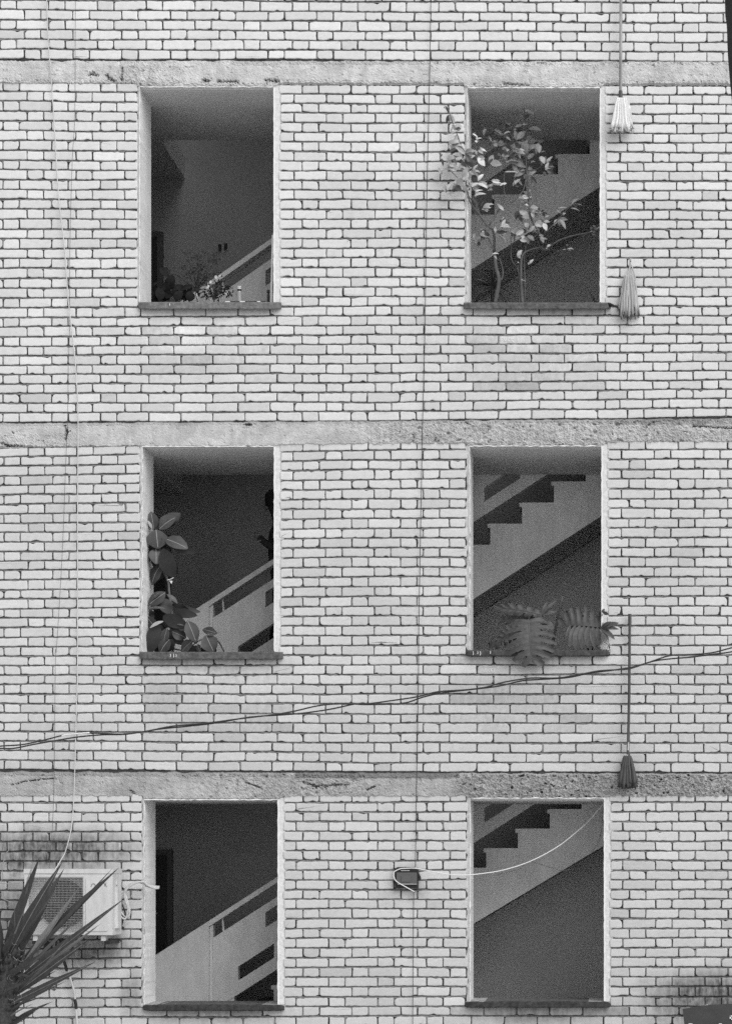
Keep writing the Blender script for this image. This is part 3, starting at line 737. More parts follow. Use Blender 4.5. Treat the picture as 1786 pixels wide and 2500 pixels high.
sB = [(-180, 1851), (-60, 1833)] + c5([(0, 410), (60, 410), (150, 392), (250, 375), (340, 360), (450, 350), (560, 347), (700, 325), (800, 315), (950, 298), (1100, 272), (1250, 262), (1330, 255), (1450, 238), (1560, 215)]) + c6([(0, 217), (170, 212), (260, 185), (350, 165), (480, 150), (600, 135), (700, 112), (800, 105), (900, 98), (1000, 78), (1100, 65)]) + [(1545, 1628), (1595, 1614), (1640, 1608), (1690, 1604), (1740, 1597), (1786, 1591), (1880, 1570)]
pc = P(900, 1700, -.22)
tw = empty('twisted_cable', pc, 'pair of twisted black cables slung diagonally across the facade', 'cable')
for L, dY in ((sA, -.222), (sB, -.214)):
    b = MB(); b.tube([P(x, y, dY) for x, y in L], .0056, seg=6, smooth=4); b.build('cable_strand', M['cable_dark'], tw, smooth=True)
b = MB(); b.tube([P(x, y, -.228) for x, y in c5([(272, 356), (290, 350), (340, 345), (395, 340.5)])], .0052, seg=6); b.build('tape_wrap', M['white_plastic'], tw, smooth=True)

# ------------------------------------------------------------------ junction box and its white cable
jb = empty('junction_box', P(992, 2143, -.05), 'dark square junction box on the brick pier wrapped by a white cable', 'junction box')
def pbox(mb, x0, x1, y0, y1, Ya, Yb):
    a = P(x0, y1, Ya); c = P(x1, y0, Ya); mb.box((a.x, Ya, a.z), (c.x, Yb, c.z))
b = MB(); pbox(b, 963, 1020, 2119, 2169, -.045, .008); pbox(b, 968, 1012, 2117, 2122, -.04, -.01); b.build('box_body', M['black'], jb)
b = MB(); pbox(b, 967.5, 1017, 2130, 2158, -.062, -.0455); pbox(b, 979, 1003, 2137, 2153, -.068, -.0622); b.build('box_cover', mat('box_cover_plastic', .11, .4), jb)
b = MB(); pbox(b, 970, 1016.5, 2157.8, 2159.3, -.068, -.046); b.build('metal_strip', M['metal'], jb)
b = MB(); pbox(b, 978, 999, 2124.5, 2126.5, -.060, -.0455); b.build('metal_strip', M['metal'], jb)
b = MB(); b.tube([P(1019, 2133, -.03), P(1024, 2143, -.028), P(1022, 2150, -.03)], .010); b.build('box_lug', M['black'], jb)
wc = [(1011, 2177), (991, 2166), (969.6, 2153.6), (961.4, 2143), (960.6, 2131), (963.6, 2127), (977, 2121), (992, 2120), (1010, 2119.6), (1028.7, 2122.5), (1059.7, 2128.4), (1090, 2134), (1129.8, 2136.5), (1174, 2133), (1229.6, 2123.7), (1296, 2101.6), (1362.6, 2065.5), (1418, 2021), (1440, 2000), (1462, 1974), (1474, 1958)]
def yw(t): return -.07 + .05 * sm(.38, .55, t) * 0 - .0 + .44 * sm(.55, 1, t)
cable('white_cable', wc, .0037, 'white_plastic', 'white cable looping round the junction box and curving into the lower right window', yw, 6)
cable('thin_wire', [(1207, 2132), (1218, 2134), (1232, 2131), (1240, 2129), (1262, 2123), (1274, 2118), (1280, 2107), (1296, 2103), (1330, 2114), (1357, 2122), (1372, 2125), (1391, 2123)], .0019, 'cable_mid', 'thin dark wire tied to the white cable in the lower right window', lambda t: .13 + .03 * t, 4)
cable('thin_wire', [(1440, 2088), (1450, 2072), (1460, 2055), (1466, 2030), (1468, 2015), (1470, 1990), (1471, 1955)], .0018, 'cable_mid', 'thin dark wire hanging at the right edge of the lower right window', .30, 4)

# ------------------------------------------------------------------ mops
def mop_head(root, cx, ytop, ybot, wt, wb, Y, m, nst, r, seed, dark_tip=.5, flat=.35, name='mop_head'):
    q = random.Random(seed); b = MB()
    for i in range(nst):
        a = 2 * math.pi * i / nst + q.uniform(-.2, .2); ring = q.uniform(.35, 1) ** .5
        hx = math.cos(a) * ring; hy = math.sin(a) * ring
        ye = ybot - q.uniform(-4, 12) * (ybot - ytop) / 80
        pts = []
        for t in (0, .12, .35, .65, 1):
            ww = wt + (wb - wt) * (t ** .75); wob = q.uniform(-1.7, 1.7) * (t > 0) * (.4 + t)
            pts.append(P(cx + hx * ww * .5 + wob, ytop + (ye - ytop) * t + 0, Y + hy * ww * .5 * S * flat * 2 * .5))
        b.tone = q.uniform(.72, 1.08); b.tube(pts[:4] + [pts[4]], lambda t: r * (.8 + .35 * t), seg=5, smooth=2)
        # dirty frayed tips
        if dark_tip:
            b.tone = q.uniform(.22, .6); e = pts[4]
            for z in range(2):
                b.tube([e + Vector((q.uniform(-1, 1) * r, 0, r)), e + Vector((q.uniform(-2.5, 2.5) * r, q.uniform(-1, 1) * r, -q.uniform(1, 5) * r * dark_tip))], r * .7, r * .35, seg=4, smooth=0)
    return b.build(name, m, root, smooth=True, tone=True)
# white mop hanging from above on a long handle
m1 = empty('mop', P(1514, 240, -.07), 'white cotton mop hanging head down on a long grey handle at the top right', 'mop')
b = MB(); b.tube([P(1516, -500, -.06), P(1513.5, 238, -.07)], .0115, seg=8, smooth=0); b.build('handle', M['handle_grey'], m1)
b = MB(); b.tube([P(1513.5, 222, -.07), P(1513.5, 244, -.07)], .0150, .017, seg=8, smooth=0); b.build('socket', M['handle_dark'], m1)
mop_head(m1, 1517, 239, 318, 24, 54, -.072, M['mop_white'], 60, .0088, 5, .45)
# grey rag mop hanging by a loop
m2 = empty('mop', P(1540, 672, -.04), 'grey rag mop head without handle hanging by its loop beside the upper right sill', 'mop')
b = MB(); b.tube([P(1537.5, 630, .0), P(1538, 645, -.012), P(1531, 674, -.04), P(1540, 680, -.045), P(1550, 682, -.04), P(1540, 647, -.014)], .0052, seg=6, smooth=4); b.build('hanging_loop', M['mop_grey'], m2, tone=True)
mop_head(m2, 1534, 672, 768, 20, 52, -.042, M['mop_grey'], 42, .0085, 9, .9)
b = MB(); b.tube([P(1538, 636, .012), P(1538, 638, -.015)], .004, seg=5, smooth=0); b.build('nail', M['handle_dark'], m2)
# dark mop with a dark handle
m3 = empty('mop', P(1532, 1845, -.06), 'dark grey mop hanging head down on a dark handle at the lower right', 'mop')
b = MB(); b.tube([P(1536, 1500, -.045), P(1534.5, 1700, -.055), P(1531.5, 1842, -.06)], .0108, seg=8, smooth=0); b.tube([P(1536, 1499, -.045), P(1536, 1525, -.045)], .0135, seg=8, smooth=0)
b.build('handle', M['handle_dark'], m3)
b = MB(); b.tube([P(1532.6, 1812, -.0625), P(1532, 1832, -.065)], .0078, seg=6, smooth=0); b.build('ferrule_highlight', M['metal'], m3)  # bright sliver set on the handle as its metal highlight
mop_head(m3, 1530, 1845, 1921, 15, 44, -.062, M['mop_dark'], 46, .0085, 13, .1)
# short dark rod at the end of the upper right sill
b = MB(); b.tube([P(1484, 742, -.03), P(1492, 744, -.05), P(1508, 752, -.07)], .012, .006, seg=6); b.tube([P(1480, 748, -.02), P(1500, 746, -.06)], .009, .005, seg=5, smooth=0)
o = b.build('rag_bundle', M['black'], origin=tuple(P(1490, 745, -.04))); tag(o, 'small dark bundle on the right end of the upper right sill', 'rag')

# ------------------------------------------------------------------ air conditioner
YF, YK = -.36, -.06
ac = empty('air_conditioner', P(165, 2287, YF), 'white outdoor air conditioner unit with round fan grille behind the spiky leaves', 'air conditioner')
A = P(60, 2283, YF); C_ = P(275.5, 2121.5, YF)
x0, z0, x1, z1 = A.x, A.z, C_.x, C_.z
def rrect(x0, z0, x1, z1, r, n=4):
    pts = []
    for cx, cz, a in ((x1 - r, z1 - r, 0), (x0 + r, z1 - r, 90), (x0 + r, z0 + r, 180), (x1 - r, z0 + r, 270)):
        for i in range(n + 1):
            t = math.radians(a + 90 * i / n); pts.append((cx + r * math.cos(t), cz + r * math.sin(t)))
    return pts
gx0, gx1 = P(70, 0, YF).x, P(204, 0, YF).x; gz0, gz1 = P(0, 2277, YF).z, P(0, 2142, YF).z
b = MB()
fx, fz, fr = P(147, 0, YF).x, P(0, 2207, YF).z, 57 * S
# casing: box with an opening in front for the fan bay
b.box((x0, YF, z0), (gx0, YK, z1 - .034)); b.box((gx1, YF, z0), (x1, YK, z1 - .034)); b.box((gx0 - .001, YF + .001, z0 + .001), (gx1 + .001, YK, gz0)); b.box((gx0 - .001, YF + .001, gz1), (gx1 + .001, YK, z1 - .035))
b.box((x0 - .004, YF - .006, z1 - .034), (x1 + .004, YK + .002, z1)); b.box((gx0 - .001, YF + .11, gz0 - .001), (gx1 + .001, YK - .002, gz1 + .001))
b.build('casing', M['ac'], ac)
b = MB(); b.prism(rrect(gx1 + .02, z0 + .03, x1 - .03, z1 - .06, .02), YF - .006, YF - .0005); b.build('service_panel', M['ac'], ac)
b = MB(); b.box((x1 + .0005, YF + .07, z0 + .05), (x1 + .022, YF + .20, z1 - .14)); b.box((x1 + .0005, YF + .1, z1 - .12), (x1 + .012, YF + .16, z1 - .09)); b.build('valve_cover', M['ac'], ac)
# dark round fan opening with blades behind a wire grille
b = MB(); n = 40; c0 = b.V((fx, YF + .085, fz)); rim = [b.V((fx + fr * math.cos(2 * math.pi * i / n), YF + .085, fz + fr * math.sin(2 * math.pi * i / n))) for i in range(n)]
for i in range(n): b.F(c0, rim[i], rim[(i + 1) % n])
b.build('fan_shroud', M['acdark'], ac)
for k in range(3):
    b = MB(); a0 = 2 * math.pi * k / 3; pv = None
    for i in range(9):
        a = a0 + i * .13; ri, ro = fr * .22, fr * .92
        c = (b.V((fx + ri * math.cos(a), YF + .07 - i * .004, fz + ri * math.sin(a))), b.V((fx + ro * math.cos(a + .2), YF + .075 - i * .005, fz + ro * math.sin(a + .2))))
        if pv: b.F(pv[0], c[0], c[1], pv[1])
        pv = c
    b.build('fan_blade', M['fan'], ac)
b = MB(); b.tube([(fx, YF + .02, fz), (fx, YF + .08, fz)], fr * .22, seg=16, smooth=0); b.build('fan_hub', M['fan'], ac)
b = MB()
nw = 40
for i in range(nw + 1):
    x = gx0 + .004 + (gx1 - gx0 - .008) * i / nw; b.box((x - .0005, YF - .004, gz0), (x + .0005, YF - .0015, gz1))
for i in range(23):
    z = gz0 + .004 + (gz1 - gz0 - .008) * i / 22; b.box((gx0, YF - .007, z - .0007), (gx1, YF - .0042, z + .0007))
b.box((gx0 - .006, YF - .008, gz0 - .004), (gx0 + .002, YF - .0005, gz1 + .004)); b.box((gx1 - .002, YF - .008, gz0 - .004), (gx1 + .006, YF - .0005, gz1 + .004))
b.box((gx0, YF - .0078, gz1), (gx1, YF - .0006, gz1 + .008)); b.box((gx0, YF - .0078, gz0 - .008), (gx1, YF - .0006, gz0))
b.build('fan_grille', M['acgrey'], ac)
for px in (86, 252):
    b = MB(); pbox(b, px - 5, px + 6, 2288, 2297, YF + .02, YF + .10)
    pbox(b, px - 4, px + 5, 2284.5, 2288, YF + .02, YF + .08)
    b.build('foot', M['ac'], ac)
for px in (84, 262):
    b = MB()
    a = P(px, 2296, YF + .02); b.box((a.x - .018, YF + .03, a.z - .03), (a.x + .018, .008, a.z - .001)); b.build('bracket', M['black'], ac)
b = MB()
a = P(118, 2300, -.16); b.tube([a, a + Vector((0, 0, -.10))], .035, seg=10, smooth=0); b.tube([a + Vector((.1, 0, .03)), a + Vector((.11, 0, -.05))], .016, seg=8, smooth=0)
b.build('drain_valve', M['black'], ac)
b = strokes([], .001)
for L in sc_(0, 2000, 4.06, [[(905, 670), (912, 645), (930, 638), (945, 652), (948, 668)], [(1030, 630), (1060, 672)], [(1055, 628), (1035, 668)]]):
    pts = [P(x, y, YF - .0075) for x, y in L]
    for a, c in zip(pts, pts[1:]):
        d = (c - a).normalized(); n_ = Vector((-d.z, 0, d.x)) * .0035
        b.F(*[b.V(p) for p in (a - n_, c - n_, c + n_, a + n_)])
b.build('logo', mat('logo_grey', .3, .5), ac)
b = MB()
c7 = lambda L: [(x / 4.06, 2000 + y / 4.06) for x, y in L]
for k, (L, r) in enumerate((([(1165, 800), (1190, 880), (1225, 950), (1262, 975), (1285, 920), (1258, 800), (1240, 720), (1290, 650), (1370, 622), (1440, 640), (1500, 665), (1575, 676)], .010),
             ([(1175, 830), (1210, 930), (1250, 965), (1270, 890), (1240, 790), (1235, 735), (1260, 690), (1330, 640), (1420, 620), (1460, 655), (1530, 684), (1576, 684)], .007),
             ([(1170, 860), (1200, 960), (1235, 990), (1265, 960)], .006))):
    q = c7(L); b.tube([P(x, y, -.10 - .02 * k + (.06 * sm(.5, 1, i / len(q)))) for i, (x, y) in enumerate(q)], r, seg=7, smooth=4)
b.tube([P(x, y, -.055) for x, y in c7([(1440, 650), (1500, 668), (1580, 678)])], .013, seg=8)
b.build('refrigerant_pipes', M['pipe_foam'], ac, smooth=True)
b = MB(); b.tube([P(x, y, -.12) for x, y in c7([(1205, 830), (1235, 900), (1245, 960)])], .006); b.tube([P(x, y, -.06) for x, y in c7([(1200, 900), (1215, 1010), (1200, 1060), (1230, 1080)])], .008)
b.build('dark_wiring', M['black'], ac, smooth=True)
# drain hose
dh = empty('drain_hose', P(172, 2400, -.05), 'pale drain hose hanging below the air conditioner with dark tape', 'hose')
b = MB(); b.tube([P(x, y, -.05) for x, y in c7([(672, 1490), (700, 1580), (735, 1700), (748, 1800), (755, 1900), (765, 2030)])] + [P(190, 2560, -.05), P(192, 2910, -.05)], .0085, seg=7, smooth=3); b.build('hose', M['cable_light'], dh, smooth=True)
b = MB(); b.tube([P(x, y, -.053 - .1 * (1 - i / 2)) for i, (x, y) in enumerate(c7([(600, 1290), (635, 1400), (665, 1500)]))], .012, seg=7); b.tube([P(x, y, -.05) for x, y in c7([(742, 1785), (752, 1830), (758, 1880)])], .0125, seg=7); b.build('tape', M['black'], dh, smooth=True)

# ------------------------------------------------------------------ plants
def pot(root, c, r, h):
    b = MB(); b.lathe(c, [(r * .7, 0), (r * .95, h * .8), (r * 1.08, h * .8), (r * 1.08, h), (r * .95, h), (r * .93, h * .9)], 20); b.build('pot', M['pot'], root)
    b = MB(); b.lathe(c, [(r * .9, h * .72), (r * .9, h * .9)], 18); b.build('soil', M['soil'], root)
FZ = [zc[1] + SL + .02, zc[2] + SL + .02, levels[4] + SL + .02]
cA = lambda x, y: (1060 + x / 5.413, 230 + y / 5.413)
cB = lambda x, y: (1130 + x / 4.64, 480 + y / 4.64)
def leaves(b, conv, L, Y0, q, tones, jit=.06, wk=1.0, scale=1.0):
    for (bx, by, tx_, ty, w, tn) in L:
        Y = Y0(bx, by) if callable(Y0) else Y0
        k = scale
        dY = q.uniform(-jit, jit)
        a = P(*conv(bx, by), Y + dY); c = P(*conv(tx_, ty), Y + dY + q.uniform(-.015, .03))
        m = tones.index(tn)
        f = {'b': (q.uniform(-.3, .3), -1, q.uniform(.7, 1.3)), 'm': (q.uniform(-.5, .5), -1, q.uniform(0, .7)), 'd': (q.uniform(-.5, .5), -1, q.uniform(-.6, .2))}[tn]
        kk_ = w * S / (5.413 if conv is cA else 4.64) * wk
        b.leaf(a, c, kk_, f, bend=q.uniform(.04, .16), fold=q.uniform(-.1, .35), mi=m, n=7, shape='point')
        for _ in range(3 if w > 40 else (1 if w > 24 else 0)):   # a second leaf of the same tuft, a little behind
            L_ = (c - a).length; an = q.uniform(-1.5, 1.5); dx, dz = (c - a).x, (c - a).z
            e = a + Vector((dx * math.cos(an) - dz * math.sin(an), q.uniform(.0, .05), dx * math.sin(an) + dz * math.cos(an))) * q.uniform(.6, .95)
            a2 = a + Vector((q.uniform(-.02, .02), q.uniform(.0, .03), q.uniform(-.015, .02))); e += a2 - a
            b.leaf(a2, e, kk_ * .68, (q.uniform(-.6, .6), -1, q.uniform(-.4, .7)), bend=.1, fold=.2, mi=q.choice((1, 1, 1, 0, 2)), n=6, shape='point')
LA_B = [(1190,130,1300,95,35,'m'),(1120,70,1125,105,15,'b'),(1100,195,1150,150,40,'b'),(1060,210,1110,195,18,'m'),(1215,230,1315,265,45,'m'),(1080,290,1180,290,45,'m'),(1190,320,1250,270,40,'d'),
 (940,330,1030,350,70,'d'),(1180,385,1250,400,28,'b'),(1065,435,1170,400,45,'m'),(1240,460,1415,480,60,'m'),(820,460,930,410,45,'d'),(930,410,1000,430,40,'d'),(790,505,910,535,50,'m'),(910,540,1010,500,40,'b'),
 (660,540,790,515,45,'d'),(1090,600,1200,490,70,'m'),(1030,520,1080,550,40,'d'),(1020,590,1110,590,25,'m'),(780,650,830,690,50,'m'),(830,660,940,650,70,'m'),(1020,690,1180,640,50,'m'),(1190,630,1360,620,90,'m'),
 (1280,670,1345,730,50,'b'),(1360,650,1380,780,70,'m'),(1210,640,1215,790,75,'m'),(1060,750,1200,795,60,'m'),(1230,860,1330,780,60,'m'),(1400,765,1465,755,16,'m'),(840,790,880,830,40,'m'),(910,740,990,750,50,'d'),
 (930,830,990,810,45,'m'),(1060,820,1170,830,50,'d'),(735,915,890,930,85,'m'),(1035,885,1210,970,80,'m'),(1410,820,1450,920,55,'b'),(1480,910,1560,820,45,'b'),(1500,965,1580,960,50,'b'),(1265,900,1330,890,40,'b'),
 (920,1030,1110,1035,36,'b'),(1140,1020,1200,1000,30,'b'),(1070,1085,1200,1030,45,'m'),(1230,1060,1345,1015,55,'m'),(1060,1190,1135,1115,45,'b'),(1200,1290,1245,1310,45,'b'),(1140,1380,1220,1340,45,'b'),(1240,1370,1275,1380,25,'b'),
 (1060,560,1000,480,60,'d'),(900,600,1000,620,60,'d'),(960,880,1080,760,50,'d'),(1130,700,1060,640,50,'d'),(1280,1090,1350,1190,45,'d'),(1480,1000,1580,1050,60,'d'),(1500,900,1570,920,40,'d'),(1150,500,1080,460,40,'d')]
LB_B = [(650,20,710,20,35,'m'),(730,10,770,20,30,'b'),(700,90,740,110,35,'b'),(640,170,740,250,90,'m'),(760,120,850,130,40,'m'),(800,170,880,180,60,'m'),(820,290,890,340,80,'m'),(910,130,970,130,12,'d'),(900,180,920,230,30,'d'),
 (920,240,975,215,26,'b'),(905,300,945,385,50,'b'),(750,400,810,330,70,'b'),(540,390,610,420,85,'b'),(610,440,680,370,85,'b'),(680,350,720,370,50,'b'),(730,440,800,500,60,'m'),(880,450,910,525,45,'m'),(590,450,640,480,60,'m'),
 (640,490,720,510,40,'m'),(650,200,700,180,50,'m'),(780,200,840,260,70,'m'),(860,240,900,300,60,'m'),(700,300,740,350,60,'m'),(1070,130,1180,125,26,'b'),(1230,80,1305,25,50,'b'),(1260,80,1350,105,30,'b'),(1215,130,1320,165,18,'m'),
 (1135,215,1165,185,30,'b'),(1095,260,1160,370,55,'b'),(1465,330,1515,360,42,'b'),(1430,400,1490,405,30,'b'),(1500,380,1590,340,30,'b'),(945,570,995,550,35,'b'),(1125,600,1165,600,20,'b'),(1165,550,1195,570,30,'b'),
 (1180,590,1250,600,35,'b'),(625,680,665,605,50,'b'),(755,760,795,710,38,'b'),(612,745,632,755,25,'b'),(650,940,715,970,16,'b'),(840,120,870,160,20,'d'),(880,170,915,150,18,'d'),(680,480,740,500,50,'m'),(820,350,850,420,50,'m')]
LA_A = [(500,520,570,570,30,'b'),(550,600,625,580,30,'b'),(540,610,560,640,25,'b'),(610,730,690,760,35,'b'),(580,740,640,790,45,'m'),(490,770,550,740,25,'m'),(480,820,560,870,45,'d'),(570,840,665,950,88,'b'),(510,1000,575,930,50,'b'),
 (760,1150,880,1175,50,'b'),(860,1210,920,1175,35,'b'),(490,1230,600,1180,60,'b'),(560,1180,700,1245,60,'b'),(720,1220,800,1200,45,'b'),(700,1275,770,1270,20,'b'),(530,1340,680,1320,60,'b'),(540,1290,640,1270,34,'b'),(640,1500,760,1440,45,'m'),
 (650,1510,745,1500,45,'b'),(850,1470,915,1540,40,'m'),(440,1000,500,940,50,'m'),(430,900,500,960,60,'d'),(400,780,480,900,80,'d'),(420,820,520,960,60,'d'),(480,850,420,780,50,'d'),(500,1060,560,1180,70,'d'),(440,1250,480,1190,50,'b')]
LA_W = [(130,190,145,150,20,'d'),(150,160,205,270,26,'d'),(200,270,265,390,50,'m'),(230,400,290,500,25,'m'),(270,440,360,420,60,'m'),(285,470,350,450,40,'d'),(260,560,330,590,60,'m'),(210,650,330,640,70,'m'),(200,760,330,690,40,'d'),(330,690,400,770,40,'d'),
 (240,660,390,720,60,'m'),(220,770,390,735,60,'d'),(110,850,180,870,34,'m'),(170,860,300,830,60,'m'),(240,790,370,830,66,'b'),(95,850,115,950,26,'d'),(100,1040,200,970,50,'m'),(190,960,290,1020,50,'m'),(440,1000,360,1110,70,'m'),
 (300,1140,380,1180,80,'m'),(170,1270,230,1180,60,'m'),(280,1210,360,1280,60,'d'),(380,1200,420,1290,50,'m'),(330,930,400,990,50,'m'),(360,880,400,960,40,'d'),(200,920,260,960,50,'m'),(380,870,440,940,60,'d'),(300,720,400,800,50,'m'),(240,1210,290,1250,30,'d')]
T3 = ['b', 'm', 'd']; ML3 = [M['leaf_light'], M['leaf_mid'], M['leaf_dark']]
YS = .50
def YA(bx, by):   # the left shrub leans out of the opening in front of the brick
    return -.10 if bx < 440 else (-.02 if bx < 600 else .22)
q = random.Random(3)
pa_ = P(*cB(360, 1230), YS); sa = empty('potted_shrub', (pa_.x, YS, FZ[0]), 'leggy shrub at the left of the upper right window leaning out over the brick', 'shrub')
b = MB()
def st(b, pts, conv, r0, r1, Y): b.tube([P(*conv(x, y), (Y(i / (len(pts) - 1)) if callable(Y) else Y)) for i, (x, y) in enumerate(pts)], r0, r1, seg=6, smooth=3)
b.tube([(pa_.x, YS, FZ[0] + .2), (pa_.x - .01, YS, pa_.z - .3), tuple(pa_)], .021, .018, seg=7, smooth=2)
st(b, [(360,1220),(385,1080),(405,950),(375,820),(355,680),(350,600)], cB, .018, .013, lambda t: YS - .10 * t)
st(b, [(425,950),(450,890),(440,800),(410,700)], cB, .008, .004, YS - .03)
st(b, [(350,620),(345,400),(270,330),(180,200),(100,100),(50,0)], cB, .010, .006, lambda t: YS - .1 - .45 * t)
st(b, [(285,335),(420,130),(460,60),(490,-20)], cB, .006, .004, lambda t: .28 - .04 * t)
st(b, [(345,600),(300,500),(250,420),(300,370)], cB, .006, .003, .36)
st(b, [(345,610),(240,480),(170,400),(130,240),(140,180)], cB, .004, .002, .3)
st(b, [(1000,1440),(1080,1380),(1170,1270),(1200,1150),(1210,1060)], cA, .006, .003, .35)
st(b, [(560,1600),(540,1450),(490,1400),(430,1290),(410,1000),(420,850),(330,620),(280,480),(200,260),(160,160)], cA, .006, .003, lambda t: .12 - .22 * sm(0, .5, t))
st(b, [(800,1600),(930,1400),(915,1250),(920,1050)], cA, .005, .002, .28)
st(b, [(600,1600),(540,1400),(560,1250),(600,1230)], cA, .005, .003, .2)
st(b, [(310,1110),(240,1040),(190,1000)], cA, .003, .002, -.1)
b.build('trunk', M['bark'], sa, smooth=True)
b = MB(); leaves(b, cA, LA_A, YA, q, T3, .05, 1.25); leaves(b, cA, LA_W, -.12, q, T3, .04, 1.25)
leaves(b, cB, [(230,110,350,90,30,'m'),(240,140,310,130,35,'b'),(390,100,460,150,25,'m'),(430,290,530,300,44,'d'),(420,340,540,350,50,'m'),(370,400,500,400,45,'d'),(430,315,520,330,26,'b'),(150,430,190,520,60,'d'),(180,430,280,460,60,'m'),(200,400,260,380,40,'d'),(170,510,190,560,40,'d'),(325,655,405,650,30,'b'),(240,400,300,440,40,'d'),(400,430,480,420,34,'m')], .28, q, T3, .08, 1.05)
b.build('foliage', ML3, sa); pot(sa, (pa_.x, YS, FZ[0]), .16, .26)
pb_ = P(*cB(655, 1230), YS); sb = empty('potted_shrub', (pb_.x, YS, FZ[0]), 'tall shrub with oval leaves in the middle of the upper right window', 'shrub')
b = MB()
b.tube([(pb_.x, YS, FZ[0] + .2), tuple(pb_)], .020, .013, seg=7, smooth=0)
st(b, [(640,1220),(645,1080),(640,950),(625,820),(632,770)], cB, .014, .006, YS)
st(b, [(672,1220),(662,1080),(655,940),(660,700),(720,620),(880,570)], cB, .014, .006, YS - .02)
st(b, [(876,560),(900,595),(950,605),(1000,550),(1120,480),(1300,430),(1440,405),(1500,380),(1560,350)], cB, .007, .004, lambda t: YS - .30 * t)
st(b, [(690,1220),(700,1000),(690,760),(715,560),(840,430)], cB, .008, .006, YS + .03)
st(b, [(900,500),(860,420),(820,350),(770,250),(745,130),(740,0)], cB, .009, .007, YS - .05)
st(b, [(1240,1400),(1235,1200),(1220,1050),(1210,900),(1205,600),(1195,350),(1180,180),(1130,90)], cA, .007, .002, YS - .07)
st(b, [(920,420),(1080,250),(1190,130),(1290,50)], cB, .004, .003, YS - .06)
st(b, [(540,450),(540,650),(560,740),(610,810),(640,950)], cB, .004, .004, YS)
st(b, [(990,590),(1060,612),(1125,610),(1200,600)], cB, .002, .002, YS - .05)
st(b, [(1230,1010),(1350,990),(1430,930),(1500,870)], cA, .004, .002, YS - .06)
st(b, [(1205,650),(1000,560),(850,480),(700,530)], cA, .005, .002, YS - .05)
st(b, [(1200,480),(1240,330),(1230,180),(1260,110)], cA, .003, .002, YS - .05)
b.build('trunk', M['bark'], sb, smooth=True)
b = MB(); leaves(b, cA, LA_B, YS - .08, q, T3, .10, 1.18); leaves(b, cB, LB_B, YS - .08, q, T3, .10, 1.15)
b.build('foliage', ML3, sb); pot(sb, (pb_.x, YS, FZ[0]), .17, .26)
# spiky dark plant behind them
def spiky(base, tips, w, name, label, root_z, m='leaf_dark', potr=.13):
    r_ = empty(name, (base.x, base.y, root_z), label, 'plant'); b = MB()
    for i, t in enumerate(tips):
        mid = base.lerp(t, .55) + Vector((0, 0, .10 * (t - base).length)); pts = spline([base, mid, t], 5); n = len(pts)
        for k in range(n - 1):
            a, c = pts[k], pts[k + 1]; d = (c - a).normalized(); sdv = d.cross(Vector((0, -1, .2))).normalized()
            w0 = w * (1 - (k / n) ** 2) * .5; w1 = w * (1 - ((k + 1) / n) ** 2) * .5
            b.F(*[b.V(v) for v in (a - sdv * w0, a + sdv * w0, c + sdv * w1, c - sdv * w1)])
    b.build('foliage', M[m], r_); b = MB(); b.tube([(base.x, base.y, root_z + .15), tuple(base)], .018, .014); b.build('stem', M['bark_dark'], r_)
    pot(r_, (base.x, base.y, root_z), potr, .2); return r_
q = random.Random(11); bs = P(1201, 700, .95)
tp = [P(1201 + math.cos(a) * q.uniform(35, 62), 700 - math.sin(a) * q.uniform(45, 70) + 12, .95 + q.uniform(-.15, .12)) for a in [math.radians(v) for v in range(-35, 216, 7)]]
spiky(bs, tp, .012, 'spiky_plant', 'dark narrow-leaved plant low in the left corner of the upper right window', FZ[0])
bs = P(1452, 745, .85); tp = [P(1452 + dx, 745 - dy, .85) for dx, dy in ((-18, 38), (-8, 30), (6, 26), (8, 34), (-3, 22), (14, 18))]
spiky(bs, tp, .006, 'spiky_plant', 'thin dark grass blades peeping over the sill at the right of the upper right window', FZ[0], potr=.08)

# rubber plant, middle left window
cR = lambda x, y: (340 + x / 5.827, 1230 + y / 5.827)
RL = [(290,360,530,190,190,'p',0),(210,360,165,115,130,'m',.02),(185,365,125,240,34,'L',-.03),(240,370,268,640,225,'p',-.05),(375,500,690,640,165,'p',-.02),(150,480,110,850,100,'d',.05),(240,640,240,860,165,'m',.0),(335,640,500,1055,190,'d',-.02),(330,850,185,1150,175,'m',.03),
 (230,560,110,800,90,'d',.06),(370,1265,135,1440,140,'m',-.02),(395,1290,545,1420,56,'p',-.04),(330,1340,170,1500,120,'d',.04),(330,1350,430,1570,160,'d',.03),(490,1530,825,1590,105,'d',-.03),(470,1430,700,1500,70,'d',.02),(345,1670,155,1765,56,'L',-.06),(110,1610,250,1780,120,'m',.0),
 (340,1600,690,1740,150,'d',-.04),(255,1690,160,2115,165,'d',-.03),(440,1650,370,1760,90,'d',.02),(700,1750,555,1780,80,'m',-.04),(520,1715,640,1735,30,'p',-.05),(690,1670,810,1970,155,'m',-.07),(400,1770,350,1980,110,'p',-.05),(430,1930,300,2125,150,'m',-.04),
 (470,1820,665,1910,140,'m',-.02),(760,1950,600,2110,150,'p',-.05),(960,1870,1112,1835,85,'p',-.06),(910,1790,1100,1840,95,'m',-.02),(950,1870,1060,2110,190,'p',-.05),(830,2000,870,2110,60,'m',-.03),(800,2060,880,2110,90,'d',.02),(120,1490,370,1490,36,'p',-.03),
 (150,1500,200,1640,70,'d',.06),(330,1650,440,1700,110,'d',.03),(120,1860,180,2050,110,'d',.05),(560,1580,640,1720,60,'d',.05),(180,1350,300,1260,60,'p',-.03)]
YR = .20
rp = P(*cR(480, 2130), .50)
rr = empty('rubber_plant', (rp.x, .62, FZ[1]), 'rubber plant with large glossy dark leaves in the middle left window', 'plant')
b = MB(); q = random.Random(5)
